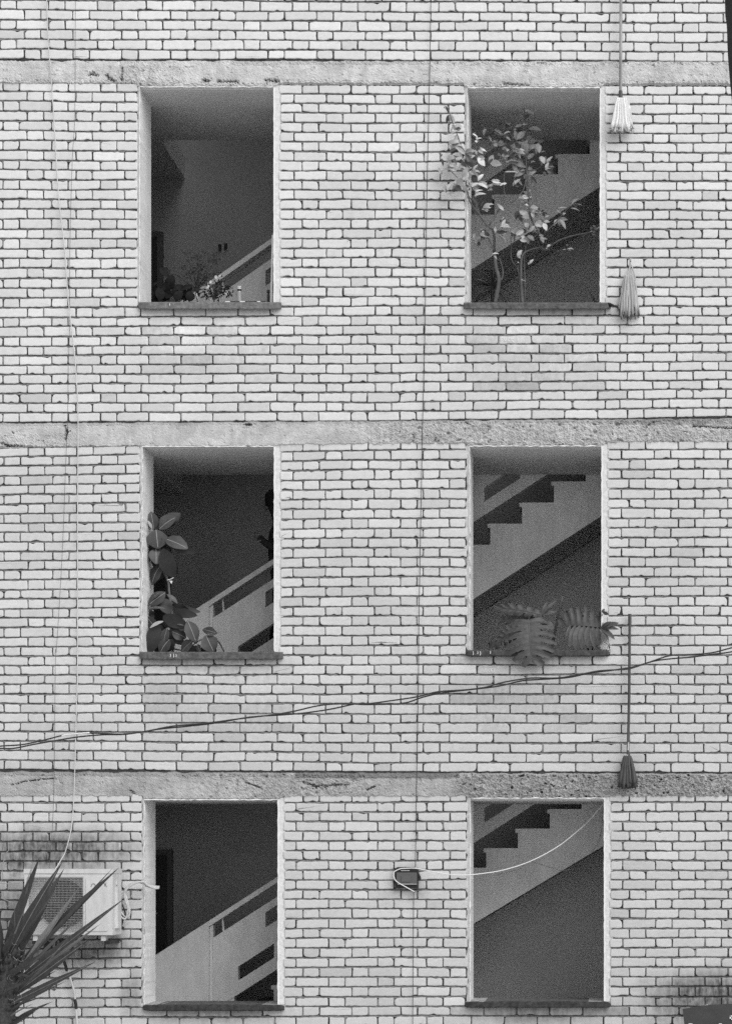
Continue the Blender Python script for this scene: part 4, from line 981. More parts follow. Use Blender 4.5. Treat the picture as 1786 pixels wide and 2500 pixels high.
for (bx, by, tx_, ty, w, tn, dy) in RL:
    a = P(*cR(bx, by), YR + dy); c = P(*cR(tx_, ty), YR + dy + q.uniform(-.04, .03))
    f = {'p': (q.uniform(-.3, .3), -1, q.uniform(.5, .9)), 'L': (0, -1, 1), 'm': (q.uniform(-.5, .5), -1, q.uniform(.1, .5)), 'd': (q.uniform(-.4, .7), -1, q.uniform(-.5, .1))}[tn]
    b.leaf(a, c, w * S / 5.827 * 1.32, f, bend=q.uniform(.03, .12), fold=q.uniform(.02, .25), mi={'p': 1, 'L': 2, 'm': 0, 'd': 4}[tn], n=12, vein=3 if tn in 'pm' else None, veinw=.014)
    if w > 80:
        o_ = Vector((q.uniform(-.02, .03), .04, q.uniform(-.04, .03))); b.leaf(a + o_, c + o_ * 1.6, w * S / 5.827 * 1.05, (q.uniform(-.6, .6), -1, q.uniform(-.5, .2)), bend=.08, fold=.15, mi=q.choice((4, 4, 0)), n=10)
b.build('foliage', [M['leaf_rub'], M['leaf_rub2'], M['leaf_mid'], M['vein'], M['leaf_rub0']], rr, smooth=True)
b = MB()
b.tube([(rp.x, .62, FZ[1] + .2), (rp.x, .56, rp.z - .3), tuple(P(*cR(480, 2100), .32)), tuple(P(*cR(478, 1700), YR + .04)), tuple(P(*cR(455, 1480), YR + .04)), tuple(P(*cR(430, 1280), YR + .04)), tuple(P(*cR(408, 1090), YR + .04)), tuple(P(*cR(330, 920), YR + .04)), tuple(P(*cR(290, 640), YR + .04)), tuple(P(*cR(235, 370), YR + .02))], .012, .007, seg=7, smooth=4)
b.tube([P(*cR(1215, 2125), .36), P(*cR(1150, 1990), .30), P(*cR(1080, 1930), .2), P(*cR(970, 1880), YR)], .007, .004, seg=6); b.tube([P(*cR(480, 2060), .3), P(*cR(650, 2080), .26), P(*cR(830, 1960), .22), P(*cR(920, 1920), YR - .01), P(*cR(960, 1880), YR)], .006, .004, seg=6)
b.tube([P(*cR(480, 1900), .26), P(*cR(600, 1760), .2), P(*cR(700, 1660), YR)], .005, .004, seg=6)
b.tube([P(*cR(1215, 2125), .36), tuple(P(*cR(1215, 2125), .50) - Vector((0, 0, .4))), (rp.x + .06, .62, FZ[1] + .2)], .007, .008, seg=6)
b.build('stem', M['bark'], rr, smooth=True)
b = MB()
for k in range(7):
    a = P(*cR(445, 1105), YR - .0); b.leaf(a, a + Vector((q.uniform(-.2, 1) * .022, -.01 + q.uniform(-.01, .01), q.uniform(-1, .9) * .02)), .012, mi=0, n=4)
b.tube([P(*cR(400, 1085), YR - .01), P(*cR(440, 1075), YR - .015), P(*cR(490, 1050), YR - .02)], .003); b.build('ribbon', M['white_plastic'], rr)
pot(rr, (rp.x + .03, .62, FZ[1]), .18, .28)

# monstera, middle right window
cM = lambda x, y: (1180 + x / 4.511, 1440 + y / 4.511)
def monstera_leaf(b, base, tip, width, nf, seed, droop=.0, Yd=0, sides=(-1, 1), curl=.25, back=.10):
    q = random.Random(seed); ax = tip - base; L = ax.length; u = ax.normalized(); fr = Vector((0, -1, .25)); nr = (fr - u * fr.dot(u)).normalized(); sv = u.cross(nr)
    mids = [base + ax * (k / 14) + nr * (.10 * L * math.sin(math.pi * k / 14) - droop * L * (k / 14) ** 2) for k in range(15)]
    def mid(t):
        t = max(0, min(1, t)) * 14; i = min(13, int(t)); return mids[i].lerp(mids[i + 1], t - i)
    NT, NS = nf * 9, 9; ph = q.uniform(0, .3)
    for sd in sides:
        grid = []; jt = [q.uniform(-.09, .05) for _ in range(nf + 2)]; dp = [q.uniform(.30, .55) for _ in range(nf + 2)]; wd2 = [q.uniform(.10, .26) for _ in range(nf + 2)]
        for i in range(NT + 1):
            t = i / NT; row = []; fpos = t * nf; fr_ = fpos - int(fpos); k = min(nf, int(fpos))
            wl = width * .5 * (max(.02, math.sin(math.pi * (t * .84 + .13))) ** .75) * (1 + jt[k]) * (1 - .10 * abs(2 * fr_ - 1) ** 3)
            for j in range(NS + 1):
                s_ = j / NS
                fwd = (-back * (1 - t) ** 1.5 + .26 * t + .05) * L
                c = mid(t) + sv * (sd * wl * s_) + u * (fwd * s_ ** 1.4 * (1 - .55 * t)) + nr * (-curl * wl * s_ ** 2 + .05 * wl * math.sin(math.pi * s_) + .010 * math.cos(2 * math.pi * fr_) * s_)
                row.append(b.V(c))
            grid.append(row)
        b.mi = 0
        for i in range(NT):
            fp = (i + .5) / NT * nf; k = int(fp + .5); dist = abs(fp - k)
            for j in range(NS):
                s_ = (j + .5) / NS
                if 0 < k < nf + 1 and s_ > dp[k] and dist < wd2[k] * (.35 + .9 * (s_ - dp[k]) / (1 - dp[k])): continue
                b.F(grid[i][j], grid[i + 1][j], grid[i + 1][j + 1], grid[i][j + 1])
        b.mi = 1
        for k in range(nf):      # side ribs
            pv = None; i = int((k + .5) / nf * NT)
            for j in range(NS - 1):
                p_ = Vector(b.v[grid[i][j]]) + nr * .0025; c = (b.V(p_ - u * .0011), b.V(p_ + u * .0011))
                if pv: b.F(pv[0], c[0], c[1], pv[1])
                pv = c
    b.mi = 1; vn = [m + nr * .004 for m in mids[:13]]; pv = None
    for k, m_ in enumerate(vn):
        ww = .0032 * (1 - k / 16); c = (b.V(m_ - sv * ww), b.V(m_ + nr * .002), b.V(m_ + sv * ww))
        if pv: b.F(pv[0], c[0], c[1], pv[1]); b.F(pv[1], c[1], c[2], pv[2])
        pv = c
    b.mi = 0
MM = [mat('monstera_leaf', .075, .6, [(30, .7, 1.25, I3)], spec=.5), mat('monstera_rib', .15, .6)]
mo_ = P(*cM(560, 700), .62)
m_a = empty('monstera_plant', (mo_.x, .62, FZ[1]), 'monstera with one big split leaf drooping over the middle right sill', 'plant')
b = MB()
monstera_leaf(b, P(*cM(490, 330), .02), P(*cM(530, 790), -.085), 600 * S / 4.511, 7, 1, .02, curl=.22)
monstera_leaf(b, P(*cM(635, 275), .12), P(*cM(150, 205), .18), 150 * S / 4.511, 6, 2, 0, curl=.1)
monstera_leaf(b, P(*cM(600, 300), .16), P(*cM(210, 330), .2), 200 * S / 4.511, 6, 3, 0, curl=.3)
monstera_leaf(b, P(*cM(440, 400), .10), P(*cM(170, 560), .14), 240 * S / 4.511, 6, 4, 0, curl=.3)
for (x, y) in ((800, 120), (770, 170), (805, 240), (700, 130)):
    b.leaf(P(*cM(635, 278), .12), P(*cM(x, y), .14), .026, (0, -1, .3), mi=0, vein=1, veinw=.05)
b.leaf(P(*cM(640, 380), .06), P(*cM(775, 420), .06), .07, (0, -1, .5), mi=0, vein=1)
b.leaf(P(*cM(150, 560), .16), P(*cM(60, 640), .2), .05, (0, -1, .2), mi=0); b.leaf(P(*cM(180, 560), .14), P(*cM(130, 655), .16), .05, (0, -1, .1), mi=0)
b.build('foliage', MM, m_a, smooth=False)
b = MB(); b.tube([(mo_.x, .62, FZ[1] + .2), tuple(mo_), tuple(P(*cM(560, 420), .3)), tuple(P(*cM(520, 290), .14)), tuple(P(*cM(492, 330), .03))], .008, .004, seg=6)
b.tube([(mo_.x, .62, FZ[1] + .2), tuple(mo_ + Vector((.03, 0, 0))), tuple(P(*cM(640, 400), .3)), tuple(P(*cM(635, 275), .13))], .008, .004, seg=6); b.build('stem', M['bark_dark'], m_a, smooth=True)
pot(m_a, (mo_.x, .62, FZ[1]), .17, .26)
mp = P(*cM(1150, 700), .62)
m_b = empty('monstera_plant', (mp.x, .62, FZ[1]), 'monstera with drooping finger leaves at the right end of the middle right sill', 'plant')
b = MB()
monstera_leaf(b, P(*cM(1300, 415), .03), P(*cM(850, 410), .10), 520 * S / 4.511, 7, 6, .0, sides=(1,), curl=.1)
monstera_leaf(b, P(*cM(1300, 410), .04), P(*cM(960, 380), .12), 200 * S / 4.511, 5, 7, .0, sides=(-1,), curl=.3)
for i, (x, y, w) in enumerate(((900, 520, 26), (940, 640, 60), (1010, 660, 90), (1080, 650, 90), (1150, 640, 80), (1220, 650, 70), (1290, 640, 60), (1340, 600, 50))):
    x0_ = 960 + i * 48; b.leaf(P(*cM(x0_, 385 + i * 4), .04 - .004 * i), P(*cM(x, y), -.02), w * S / 4.511 * 1.25, (0, -1, .2), mi=0, n=8, vein=1, veinw=.02, bend=.1)
for (x, y, w) in ((1485, 365, 60), (1485, 435, 50), (1440, 545, 60), (1400, 350, 40), (1370, 560, 45)):
    b.leaf(P(*cM(1290, 420), -.04), P(*cM(x, y), -.09), w * S / 4.511, (0, -1, .3), mi=0, n=7, shape='oval', vein=1, veinw=.02)
b.leaf(P(*cM(1170, 330), .1), P(*cM(985, 350), .12), .075, (0, -1, .2), mi=0); b.leaf(P(*cM(1165, 325), .08), P(*cM(1095, 285), .1), .02, mi=0); b.leaf(P(*cM(1310, 245), -.02), P(*cM(1375, 270), -.04), .028, (0, -1, -.3), mi=0)
b.leaf(P(*cM(1300, 250), -.02), P(*cM(1330, 210), -.02), .02, mi=0)
b.build('foliage', MM, m_b)
b = MB(); b.tube([(mp.x, .62, FZ[1] + .2), tuple(mp), tuple(P(*cM(1120, 420), .25)), tuple(P(*cM(1170, 325), .1)), tuple(P(*cM(1310, 275), -.01))], .007, .0035, seg=6)
b.tube([(mp.x, .62, FZ[1] + .2), tuple(mp + Vector((.03, 0, 0))), tuple(P(*cM(1250, 520), .2)), tuple(P(*cM(1290, 425), .05))], .007, .004, seg=6); b.build('stem', M['bark_dark'], m_b, smooth=True)
pot(m_b, (mp.x, .62, FZ[1]), .16, .26)
# leaning stick
sp_ = [P(*cM(868, 72), .30), P(*cM(860, 115), .30)]; sk = empty('stick', P(*cM(742, 655), .30), 'dark stick with a pale tip leaning upright between the two monsteras', 'stick')
e0 = P(*cM(856, 130), .30); e1 = P(*cM(745, 650), .30); dv = (e1 - e0).normalized()
b = MB(); b.tube([e0, e1 + dv * .0], .0105, seg=7, smooth=0); b.tube([e0 - dv * .0, e0 + dv * .05], .0135, seg=7, smooth=0); b.tube([P(*cM(745, 640), .30), W(0, 0) * 0 + Vector((P(*cM(744, 662), .30).x, .30, W(0, 1587).z + .002))], .018, seg=7, smooth=0); b.build('rod', M['handle_dark'], sk)
b = MB(); b.tube([e0 - dv * .045, e0], .006, .009, seg=6, smooth=0); b.build('tip', M['bark'], sk)
# clear plastic bottle / bag at the right end of the sill
pl = P(*cM(1335, 690), -.02)
bt = empty('plastic_jug', (pl.x, -.01, W(0, 1587).z), 'crumpled clear plastic jug under the leaves at the right end of the middle right sill', 'jug')
GL = bpy.data.materials.new('clear_plastic'); GL.use_nodes = True; pb2 = GL.node_tree.nodes['Principled BSDF']; pb2.inputs['Base Color'].default_value = (.8, .8, .8, 1); pb2.inputs['Roughness'].default_value = .12; pb2.inputs['Transmission Weight'].default_value = .7; pb2.inputs['IOR'].default_value = 1.2
b = MB(); q = random.Random(2); zz = W(0, 1587).z
prof = [(.012, 0), (.030, .004), (.033, .05), (.029, .07), (.034, .10), (.030, .15), (.016, .185), (.013, .21)]
b.lathe((pl.x - .01, -.002, zz + .001), prof, 14); b.v = [(x + q.uniform(-.0035, .0035), y + q.uniform(-.0035, .0035), z) for x, y, z in b.v]; b.build('jug_body', GL, bt)
b = MB()
for k in range(14):
    a = Vector((pl.x + q.uniform(-.04, .045), -.035 + q.uniform(-.012, .012), zz + q.uniform(-.03, .05))); b.leaf(a, a + Vector((q.uniform(-.02, .02), q.uniform(-.01, .01), q.uniform(-.03, .02))), .018, (q.uniform(-1, 1), -1, q.uniform(-.5, 1)), mi=0, n=3)
b.build('torn_film', GL, bt)
# white bottle neck piece near the reveal
wp = P(*cM(1333, 330), -.0)

# plants and things in the upper left window
cT = lambda x, y: (360 + x / 4.921, 580 + y / 4.921)
def tl(b, L, Y, q, mi=0, vein=None, jit=.05):
    for (bx, by, tx_, ty, w) in L:
        d = q.uniform(-jit, jit); b.leaf(P(*cT(bx, by), Y + d), P(*cT(tx_, ty), Y + d), w * S / 4.921, (q.uniform(-.6, .6), -1, q.uniform(-.4, .6)), mi=mi, n=6)
q = random.Random(21)
c0 = P(*cT(250, 780), .60); f1 = empty('leafy_plant', (c0.x, .60, FZ[0]), 'dark broad-leaved plant low in the left corner of the upper left window', 'plant')
b = MB(); tl(b, [(250,480,150,360,90),(250,400,190,370,60),(260,640,300,440,130),(290,560,330,470,60),(260,760,220,520,150),(300,700,190,640,120),(350,760,330,570,110),(470,760,400,560,150),(500,700,540,570,90),(450,650,340,570,80),(400,620,545,575,60),(120,770,60,560,110),(60,600,120,540,60),(160,760,140,600,120),(100,680,50,620,90),(200,770,240,640,120),(340,770,420,640,120),(500,770,520,640,120),(60,770,60,640,90),(430,700,470,660,50)], .55, q)
b.build('foliage', M['leaf_matt'], f1); b = MB()
for x in (120, 260, 440): b.tube([(c0.x, .60, FZ[0] + .18), tuple(P(*cT(x, 770), .56)), tuple(P(*cT(x + 10, 640), .55))], .007, .004)
b.build('stem', M['bark_dark'], f1); pot(f1, (c0.x, .60, FZ[0]), .15, .22)
c0 = P(*cT(600, 780), .72); f2 = empty('leafy_plant', (c0.x, .72, FZ[0]), 'airy plant with small rounded leaves in the middle of the upper left window', 'plant')
b = MB(); L = []
for (cx, cy, rx, ry, n) in ((470, 185, 42, 14, 7), (690, 172, 40, 14, 7), (600, 220, 50, 34, 16), (560, 250, 30, 30, 6), (820, 250, 60, 60, 22), (760, 270, 50, 40, 10), (470, 262, 26, 12, 4), (620, 310, 34, 32, 12), (430, 355, 50, 30, 14), (560, 370, 60, 45, 16), (690, 360, 50, 40, 12), (500, 440, 120, 50, 20), (690, 450, 120, 60, 30), (830, 440, 60, 60, 14), (300, 430, 60, 40, 12)):
    for _ in range(n):
        a = q.uniform(0, 6.28); r_ = q.uniform(.1, 1) ** .5; x = cx + rx * r_ * math.cos(a); y = cy + ry * r_ * math.sin(a); L.append((x, y, x + q.uniform(-26, 26), y + q.uniform(-16, 16), q.uniform(18, 36)))
    for _ in range(n):
        a = q.uniform(0, 6.28); x = cx + rx * math.cos(a) * q.random(); y = cy + ry * math.sin(a) * q.random(); L.append((x, y, x + q.uniform(-30, 30), y + q.uniform(-20, 20), q.uniform(18, 36)))
tl(b, L, .70, q, 0, None, .10)
b.build('foliage', mat('small_leaf_dark', .06, .8, [(60, .8, 1.2, I3)]), f2); b = MB()
for (x, y) in ((470, 190), (600, 230), (690, 180), (820, 260), (620, 310), (440, 350), (690, 450), (550, 380), (320, 430)):
    b.tube([(c0.x, .72, FZ[0] + .18), tuple(P(*cT(600, 760), .72)), tuple(P(*cT((600 + x) / 2, (640 + y) / 2), .70)), tuple(P(*cT(x, y), .70))], .0045, .002, seg=5)
b.build('stem', M['bark_dark'], f2); pot(f2, (c0.x, .72, FZ[0]), .14, .22)
c0 = P(*cT(850, 780), .58); f3 = empty('leafy_plant', (c0.x, .58, FZ[0]), 'bushy plant with a few pale leaves by the bottle in the upper left window', 'plant')
b = MB(); L = []
for (cx, cy, rx, ry, n) in ((660, 600, 100, 130, 60), (850, 620, 110, 110, 60), (980, 640, 50, 70, 34), (800, 700, 150, 50, 40)):
    for _ in range(n):
        a = q.uniform(0, 6.28); r_ = q.uniform(.1, 1) ** .5; x = cx + rx * r_ * math.cos(a); y = cy + ry * r_ * math.sin(a); L.append((x, y, x + q.uniform(-34, 34), y + q.uniform(-34, 34), q.uniform(12, 26)))
tl(b, L, .55, q, 0, None, .08)
tl(b, [(840,500,815,455,40),(850,470,885,450,22),(775,545,750,520,40),(740,570,725,610,28),(705,610,730,600,18),(590,650,620,770,12),(920,650,1000,730,12)], .48, q, 1, None, .01)
b.build('foliage', [M['leaf_matt'], M['leaf_light']], f3); b = MB()
for (x, y) in ((640, 560), (760, 560), (860, 560), (980, 620), (560, 640)): b.tube([(c0.x, .58, FZ[0] + .18), tuple(P(*cT(800, 760), .56)), tuple(P(*cT(x, y), .55))], .006, .003, seg=5)
b.build('stem', M['bark_dark'], f3); pot(f3, (c0.x, .58, FZ[0]), .14, .22)
zs = W(0, 738).z + .0
pbt = P(*cT(1103, 700), .08); bo = empty('bottle', (pbt.x, .08, zs), 'pale bottle with a dark band standing on the upper left window shelf', 'bottle')
kk = S / 4.921
b = MB(); b.lathe((pbt.x, .08, zs + .018), [(28 * kk, 0), (30 * kk, 20 * kk), (28 * kk, 120 * kk), (24 * kk, 135 * kk)], 14); b.build('body', M['glass'], bo, smooth=False)
b = MB(); b.lathe((pbt.x, .08, zs + .018 + 135.5 * kk), [(25 * kk, 0), (24 * kk, 26 * kk)], 14); b.build('band', M['black'], bo)
b = MB(); b.lathe((pbt.x, .08, zs + .018 + 162 * kk), [(23 * kk, 0), (20 * kk, 14 * kk), (26 * kk, 24 * kk), (26 * kk, 34 * kk)], 14); b.build('cap', M['cable_light'], bo)
rk = empty('low_rack', (pbt.x, .08, zs), 'low dark tray with pale blocks lying on the upper left window shelf', 'tray')
b = MB(); a = P(*cT(945, 760), .08); c = P(*cT(1440, 760), .08); b.box((a.x, .03, zs + .001), (c.x, .14, zs + .010)); b.build('base', M['black'], rk)
for (xa, xb) in ((1005, 1120), (1185, 1325), (1370, 1430)):
    b = MB(); b.box((P(xa, 0, 0).x * 0 + P(*cT(xa, 0), .08).x, .035, zs + .0101), (P(*cT(xb, 0), .08).x, .13, zs + .0175)); b.build('slat', M['black'], rk)
for (xa, xb) in ((948, 1003), (1122, 1183), (1327, 1368)):
    b = MB(); b.box((P(*cT(xa, 0), .08).x, .033, zs + .0101), (P(*cT(xb, 0), .08).x, .135, zs + .0172)); b.build('block', M['white_plastic'], rk)
p4 = P(*cT(1452, 700), .10); b4 = empty('dark_bottle', (p4.x, .10, zs), 'small black bottle beside the pole on the upper left window shelf', 'bottle')
b = MB(); b.lathe((p4.x, .10, zs + .0176), [(16 * kk, 0), (17 * kk, 90 * kk), (12 * kk, 110 * kk), (9 * kk, 125 * kk)], 12); b.build('body', M['black'], b4)
b = MB(); b.lathe((p4.x, .10, zs + .0178 + 125.5 * kk), [(20 * kk, 0), (20 * kk, 26 * kk), (10 * kk, 36 * kk)], 12); b.build('cap', M['black'], b4)
# upright pale post at the right of the upper left window
po = empty('window_post', (P(*cT(1495, 700), .10).x, .11, zs), 'narrow pale post leaning against the right reveal of the upper left window', 'post')
b = MB(); a0 = P(*cT(1480, 0), .10); a1 = P(*cT(1468, 762), .10); z_t = P(*cT(0, -30), .10).z
b.prism([(P(*cT(1475, 0), .10).x, zs + .001), (P(*cT(1498, 0), .10).x, zs + .001), (P(*cT(1512, 0), .10).x, z_t), (P(*cT(1496, 0), .10).x, z_t)], .095, .13); b.build('board', M['stair'], po)
b = MB(); b.tube([P(*cT(1519, 762), .09) * 1.0, P(*cT(1519, 290), .09)], .0055, seg=6, smooth=0); b.build('dark_rod', M['black'], po)

# ------------------------------------------------------------------ person on the middle flight (mostly hidden by the pier)
def limb(b, pts, radii, seg=12):
    n = len(pts); pts = [Vector(p) for p in pts]; sp = spline(pts, 4); m = len(sp)
    rr_ = []
    for k in range(m):
        t = k / (m - 1) * (n - 1); i = min(n - 2, int(t)); rr_.append(radii[i] + (radii[i + 1] - radii[i]) * (t - i))
    b.tube(sp, lambda t: rr_[min(m - 1, int(round(t * (m - 1))))], seg=seg, smooth=0)
YQ = 1.72
hc = P(668, 1227, YQ)                       # centre of the head
stepz = None
def skin_body(name, chains, parent, m, sub=2):
    """one skinned mesh from chains of (point, radius); shared points are merged"""
    vs_, rs_, es_ = [], [], []
    def idx(p, r):
        for i, v in enumerate(vs_):
            if (v - p).length < 1e-4: return i
        vs_.append(p); rs_.append(r); return len(vs_) - 1
    for ch in chains:
        pr = None
        for p, r in ch:
            i = idx(Vector(p), r)
            if pr is not None and pr != i: es_.append((pr, i))
            pr = i
    me = bpy.data.meshes.new(name); me.from_pydata(vs_, es_, []); me.materials.append(m)
    o = bpy.data.objects.new(name, me); scene.collection.objects.link(o)
    sk_ = o.modifiers.new('skin', 'SKIN'); sk_.use_smooth_shade = True
    if not me.skin_vertices: me.skin_vertices.new()
    for i, r in enumerate(rs_):
        me.skin_vertices[0].data[i].radius = (r, r); me.skin_vertices[0].data[i].use_root = (i == 0)
    sb_ = o.modifiers.new('sub', 'SUBSURF'); sb_.levels = sub; sb_.render_levels = sub
    if parent: o.parent = parent; o.location = -parent.location
    return o
xr_, yt_, rise_ = FL[1]['st']
def tread_z(X):   # height of the middle flight's tread under a world x
    k = math.ceil((X / S - XV) / KC + XV - xr_ - 1e-6); k = math.ceil(((X / S - XV) / KC + XV - xr_) / 77.5); return wz(yt_ - rise_ * k, YP)
H = hc
hipx = H.x + .10
f1z = tread_z(H.x + .02); f2z = tread_z(H.x + .26)
pe = empty('person', (H.x + .1, YQ, f1z), 'person in dark clothes on the stairs, one forearm raised, half hidden by the brick pier', 'person')
hip = Vector((hipx, YQ, f1z + .86)); chest = Vector((H.x + .07, YQ, H.z - .42)); neck = Vector((H.x + .05, YQ, H.z - .18)); hd = Vector((H.x + .01, YQ, H.z))
kn1 = Vector((H.x + .03, YQ - .10, f1z + .47)); an1 = Vector((H.x + .07, YQ - .10, f1z + .08)); to1 = Vector((H.x - .10, YQ - .10, f1z + .035))
kn2 = Vector((H.x + .16, YQ + .10, f2z + .42)); an2 = Vector((H.x + .28, YQ + .10, f2z + .08)); to2 = Vector((H.x + .12, YQ + .10, f2z + .035))
shl = Vector((H.x + .06, YQ - .19, H.z - .27)); shr = Vector((H.x + .07, YQ + .19, H.z - .27))
elb = P(681, 1347, YQ - .22); wr = P(643, 1322, YQ - .26); 
elr = Vector((H.x + .14, YQ + .24, H.z - .55)); wrr = Vector((H.x + .02, YQ + .24, H.z - .78))
skin_body('body', [[(hip, .125), ((hip + chest) / 2, .115), (chest, .135), (Vector((H.x + .06, YQ, H.z - .27)), .10), (neck, .055), (Vector((H.x + .035, YQ, H.z - .09)), .06), (hd, .088), (Vector((H.x + .005, YQ, H.z + .06)), .07)],
                   [(hip, .125), (Vector((hip.x - .01, YQ - .09, hip.z - .08)), .088), (kn1, .058), ((kn1 + an1) / 2, .052), (an1, .038), (to1, .032)],
                   [(hip, .125), (Vector((hip.x, YQ + .09, hip.z - .08)), .088), (kn2, .058), ((kn2 + an2) / 2, .052), (an2, .038), (to2, .032)],
                   [(Vector((H.x + .06, YQ, H.z - .27)), .10), (shl, .062), ((shl + elb) / 2, .048), (elb, .040), ((elb + wr) / 2, .037), (wr, .026), (P(636, 1315, YQ - .26), .030), (P(631, 1310, YQ - .26), .027)],
                   [(Vector((H.x + .06, YQ, H.z - .27)), .10), (shr, .062), (elr, .042), (wrr, .027), (wrr + Vector((-.02, 0, -.07)), .028)]], pe, M['cloth'])
hb = MB()
for k, (dx, dy, L_) in enumerate(((-7, -12, 1), (-9, -9, 1), (-9.5, -6, 1), (-8, -3, .8))):
    a = P(632 - .4 * k, 1308 + 2.2 * k, YQ - .27 + .012 * k); hb.tube([a, a + Vector((dx * S * .9, -.012, -dy * S * .7)), a + Vector((dx * S * 1.2, -.03, -dy * S * 1.1))], .0088, .0065, seg=6, smooth=3)
a = P(637, 1318, YQ - .29); hb.tube([a, a + Vector((-.025, -.01, -.02)), a + Vector((-.045, -.01, -.012))], .010, .007, seg=6, smooth=3)
hb.build('fingers', M['skin'], pe, smooth=True)
b = MB(); b.lathe((hd.x + .015, hd.y, hd.z - .045), [(.06, 0), (.094, .02), (.102, .06), (.098, .11), (.07, .145), (.02, .16)], 16); b.build('hair', M['hair'], pe, smooth=True)
b = MB(); b.tube([(hd.x - .075, hd.y, hd.z + .012), (hd.x - .098, hd.y, hd.z - .02), (hd.x - .086, hd.y, hd.z - .03)], .010, .014, seg=7); b.tube([(hd.x - .07, hd.y - .02, hd.z - .055), (hd.x - .078, hd.y, hd.z - .056), (hd.x - .07, hd.y + .02, hd.z - .055)], .007, seg=6); b.build('face_features', M['skin'], pe, smooth=True)

# ------------------------------------------------------------------ yucca in the foreground, lower left
cY = lambda x, y: (x / 4.06, 2000 + y / 4.06)
yb_ = P(5, 2440, -1.15)
yu = empty('yucca_plant', (yb_.x, -1.15, 0), 'yucca with long dark sword leaves in front of the air conditioner', 'yucca')
b = MB(); YL = [(60,1260,395,375,125,'d'),(70,1240,330,430,30,'p'),(100,1340,620,425,130,'d'),(170,1360,638,490,120,'d'),(240,1440,790,672,84,'p'),(215,1430,1182,480,125,'d'),(240,1430,1115,488,50,'d'),(150,1630,1240,782,105,'d'),
 (190,1650,1000,1035,70,'m'),(140,1740,885,1195,115,'d'),(60,1850,945,1415,92,'d'),(30,1950,660,1605,44,'d'),(80,2050,525,1808,66,'d'),(30,1880,400,1770,34,'d'),(10,1500,-60,650,60,'d'),(20,1750,-10,880,90,'d'),
 (150,1180,140,775,22,'p'),(40,2080,360,1900,50,'d'),(120,1400,470,800,60,'d'),(20,1600,-300,1100,120,'d'),(0,1800,-400,1500,120,'d'),(0,2000,-380,2000,120,'d'),(20,2100,240,2350,100,'d'),(0,2150,-200,2500,110,'d'),(60,1300,240,900,30,'p'),(380,1540,670,1185,20,'p'),(190,1150,330,440,24,'p'),(90,1300,250,880,20,'p'),(170,1250,520,880,26,'m'),(250,1500,860,900,40,'m'),(200,1700,700,1250,30,'m'),(90,1900,520,1640,34,'m'),(60,1980,330,1830,22,'p'),(20,1300,-20,900,70,'d'),(120,1180,240,640,30,'m'),(40,1500,300,1560,70,'d'),(30,1600,420,1330,80,'d'),(10,1700,260,1620,60,'d'),(20,1400,200,1000,80,'d'),(0,1900,230,2010,70,'d'),(90,1560,600,1240,50,'m'),(60,1780,560,1500,46,'d'),(40,1650,760,1330,40,'d'),(140,1300,560,700,34,'m')]
q = random.Random(4)
for (bx, by, tx_, ty, w, tn) in YL:
    Ya = -1.15 + q.uniform(-.05, .05); Yt = -1.15 + q.uniform(-.45, .25)
    a = P(*cY(bx, by), Ya); c = P(*cY(tx_, ty), Yt)
    b.leaf(a, c, w * S / 4.06 * .93, (q.uniform(-.5, .2), -1, q.uniform(.0, .6)), bend=q.uniform(-.015, .03), fold=q.uniform(.15, .45), mi={'d': 0, 'p': 1, 'm': 2}[tn], n=12, shape='blade', vein=1 if (tn == 'd' and w > 60 and q.random() < .6) else None, veinw=.03)
b.build('foliage', [M['yucca'], M['yucca_pale'], mat('yucca_leaf_mid', .12, .5)], yu)
b = MB(); b.tube([(yb_.x, -1.15, 0), (yb_.x + .01, -1.15, .7), tuple(P(12, 2440, -1.15)), tuple(P(22, 2370, -1.15)), tuple(P(26, 2330, -1.15))], .085, .075, seg=12)
for k in range(60):
    t = q.random(); c = P(14 + 10 * t, 2470 - 140 * t, -1.15); a = q.uniform(0, 6.28); e = c + Vector((math.cos(a) * .075, -abs(math.sin(a)) * .075, 0)); b.leaf(e, e + Vector((math.cos(a) * .05, -.03, .07)), .035, (math.cos(a), -1, 0), mi=0, n=4, shape='blade')
b.build('trunk', M['bark_dark'], yu)
b = MB()
for k in range(14):
    x, y = q.uniform(20, 200), q.uniform(1180, 1850); a = P(*cY(x, y), -1.26)
    pts = [a]; ang = q.uniform(0, 6.28)
    for i in range(4): ang += q.uniform(.3, 1.0); pts.append(pts[-1] + Vector((math.cos(ang) * .014, q.uniform(-.004, .004), math.sin(ang) * .014)))
    b.tube(pts, .0009, seg=4, smooth=3)
for L in ([(40,1230),(75,1280),(85,1320)], [(60,1340),(100,1340),(150,1380),(170,1400)], [(10,640),(30,560),(20,480),(45,490)], [(0,880),(60,870),(130,840)], [(0,630),(80,640),(200,630)], [(20,480),(60,350),(95,300)], [(10,780),(60,800),(100,820)]):
    b.tube([P(*cY(x, y), -1.22) for x, y in L], .0026, seg=5, smooth=3)
tag(b.build('curly_fibres', M['fibre'], yu), kind='stuff')

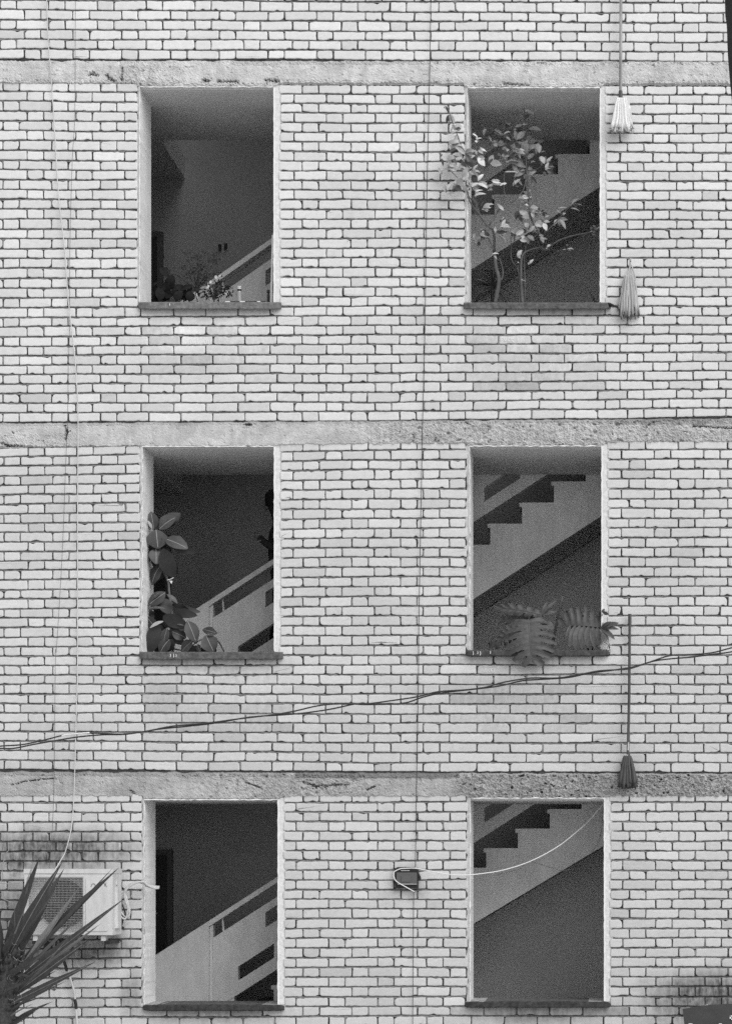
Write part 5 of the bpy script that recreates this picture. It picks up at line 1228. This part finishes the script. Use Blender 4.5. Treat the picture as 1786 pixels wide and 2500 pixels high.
# ------------------------------------------------------------------ dark signboard, lower right, and dark post, upper right
sg = empty('signboard', P(1740, 2480, -.5), 'dark tilted sheet with a scrap of white lettering in the bottom right corner', 'sign')
b = MB(); pts = [(1676, 2560), (1930, 2560), (1930, 2446), (1786, 2450.5), (1726, 2453), (1664.7, 2463.4)]
b.prism([(P(x, y, -.5).x, P(x, y, -.5).z) for x, y in pts], -.51, -.49); b.build('board', M['sheet'], sg)
b = MB(); 
for pts in ([(1779, 2489.5), (1800, 2489.5), (1800, 2486.5), (1779, 2487)], [(1779, 2489.5), (1783, 2489.5), (1783.5, 2479), (1780, 2479)], [(1780, 2482), (1800, 2482), (1800, 2478.5), (1781, 2478.5)], [(1678, 2501), (1690, 2501), (1688, 2498.5), (1680, 2498.5)], [(1752, 2501), (1762, 2501), (1760, 2498.5), (1754, 2498.5)]):
    b.prism([(P(x, y, -.5).x, P(x, y, -.5).z) for x, y in pts], -.514, -.5101)
b.build('lettering', M['white_plastic'], sg)
b = MB(); b.tube([P(1698, 2459.3, -.505), P(1713, 2457, -.505)], .004, seg=5, smooth=0); b.tube([P(1713.5, 2457, -.505), P(1727, 2453.5, -.505)], .005, seg=5, smooth=0); b.build('torn_edge', M['white_plastic'], sg)
b = MB(); a = P(1850, 2500, -.5); b.box((a.x - .03, -.489, 0), (a.x + .03, -.44, a.z)); b.box((a.x + .12, -.489, 0), (a.x + .18, -.44, a.z)); b.build('leg', M['sheet'], sg)
ps = empty('dark_post', (P(1870, 0, -3.0).x, -3.0, 0), 'dark blurred post leaning into the top right corner of the picture', 'post')
b = MB(); q8 = [(1812, -300), (1810, 0), (1815, 60), (1818, 130), (1824, 200), (1834, 290), (1860, 500)]
b.tube([P(x, y, -3.0) for x, y in q8] + [P(1900, 900, -3.0), P(1960, 1900, -3.0)] + [Vector((P(1975, 0, -3.0).x, -3.0, 0))], 42 * S * .82, 46 * S * .82, seg=14, smooth=3); b.build('post_shaft', mat('post_dark', .04, .8, [(12, .8, 1.2, I3)]), ps, smooth=True)
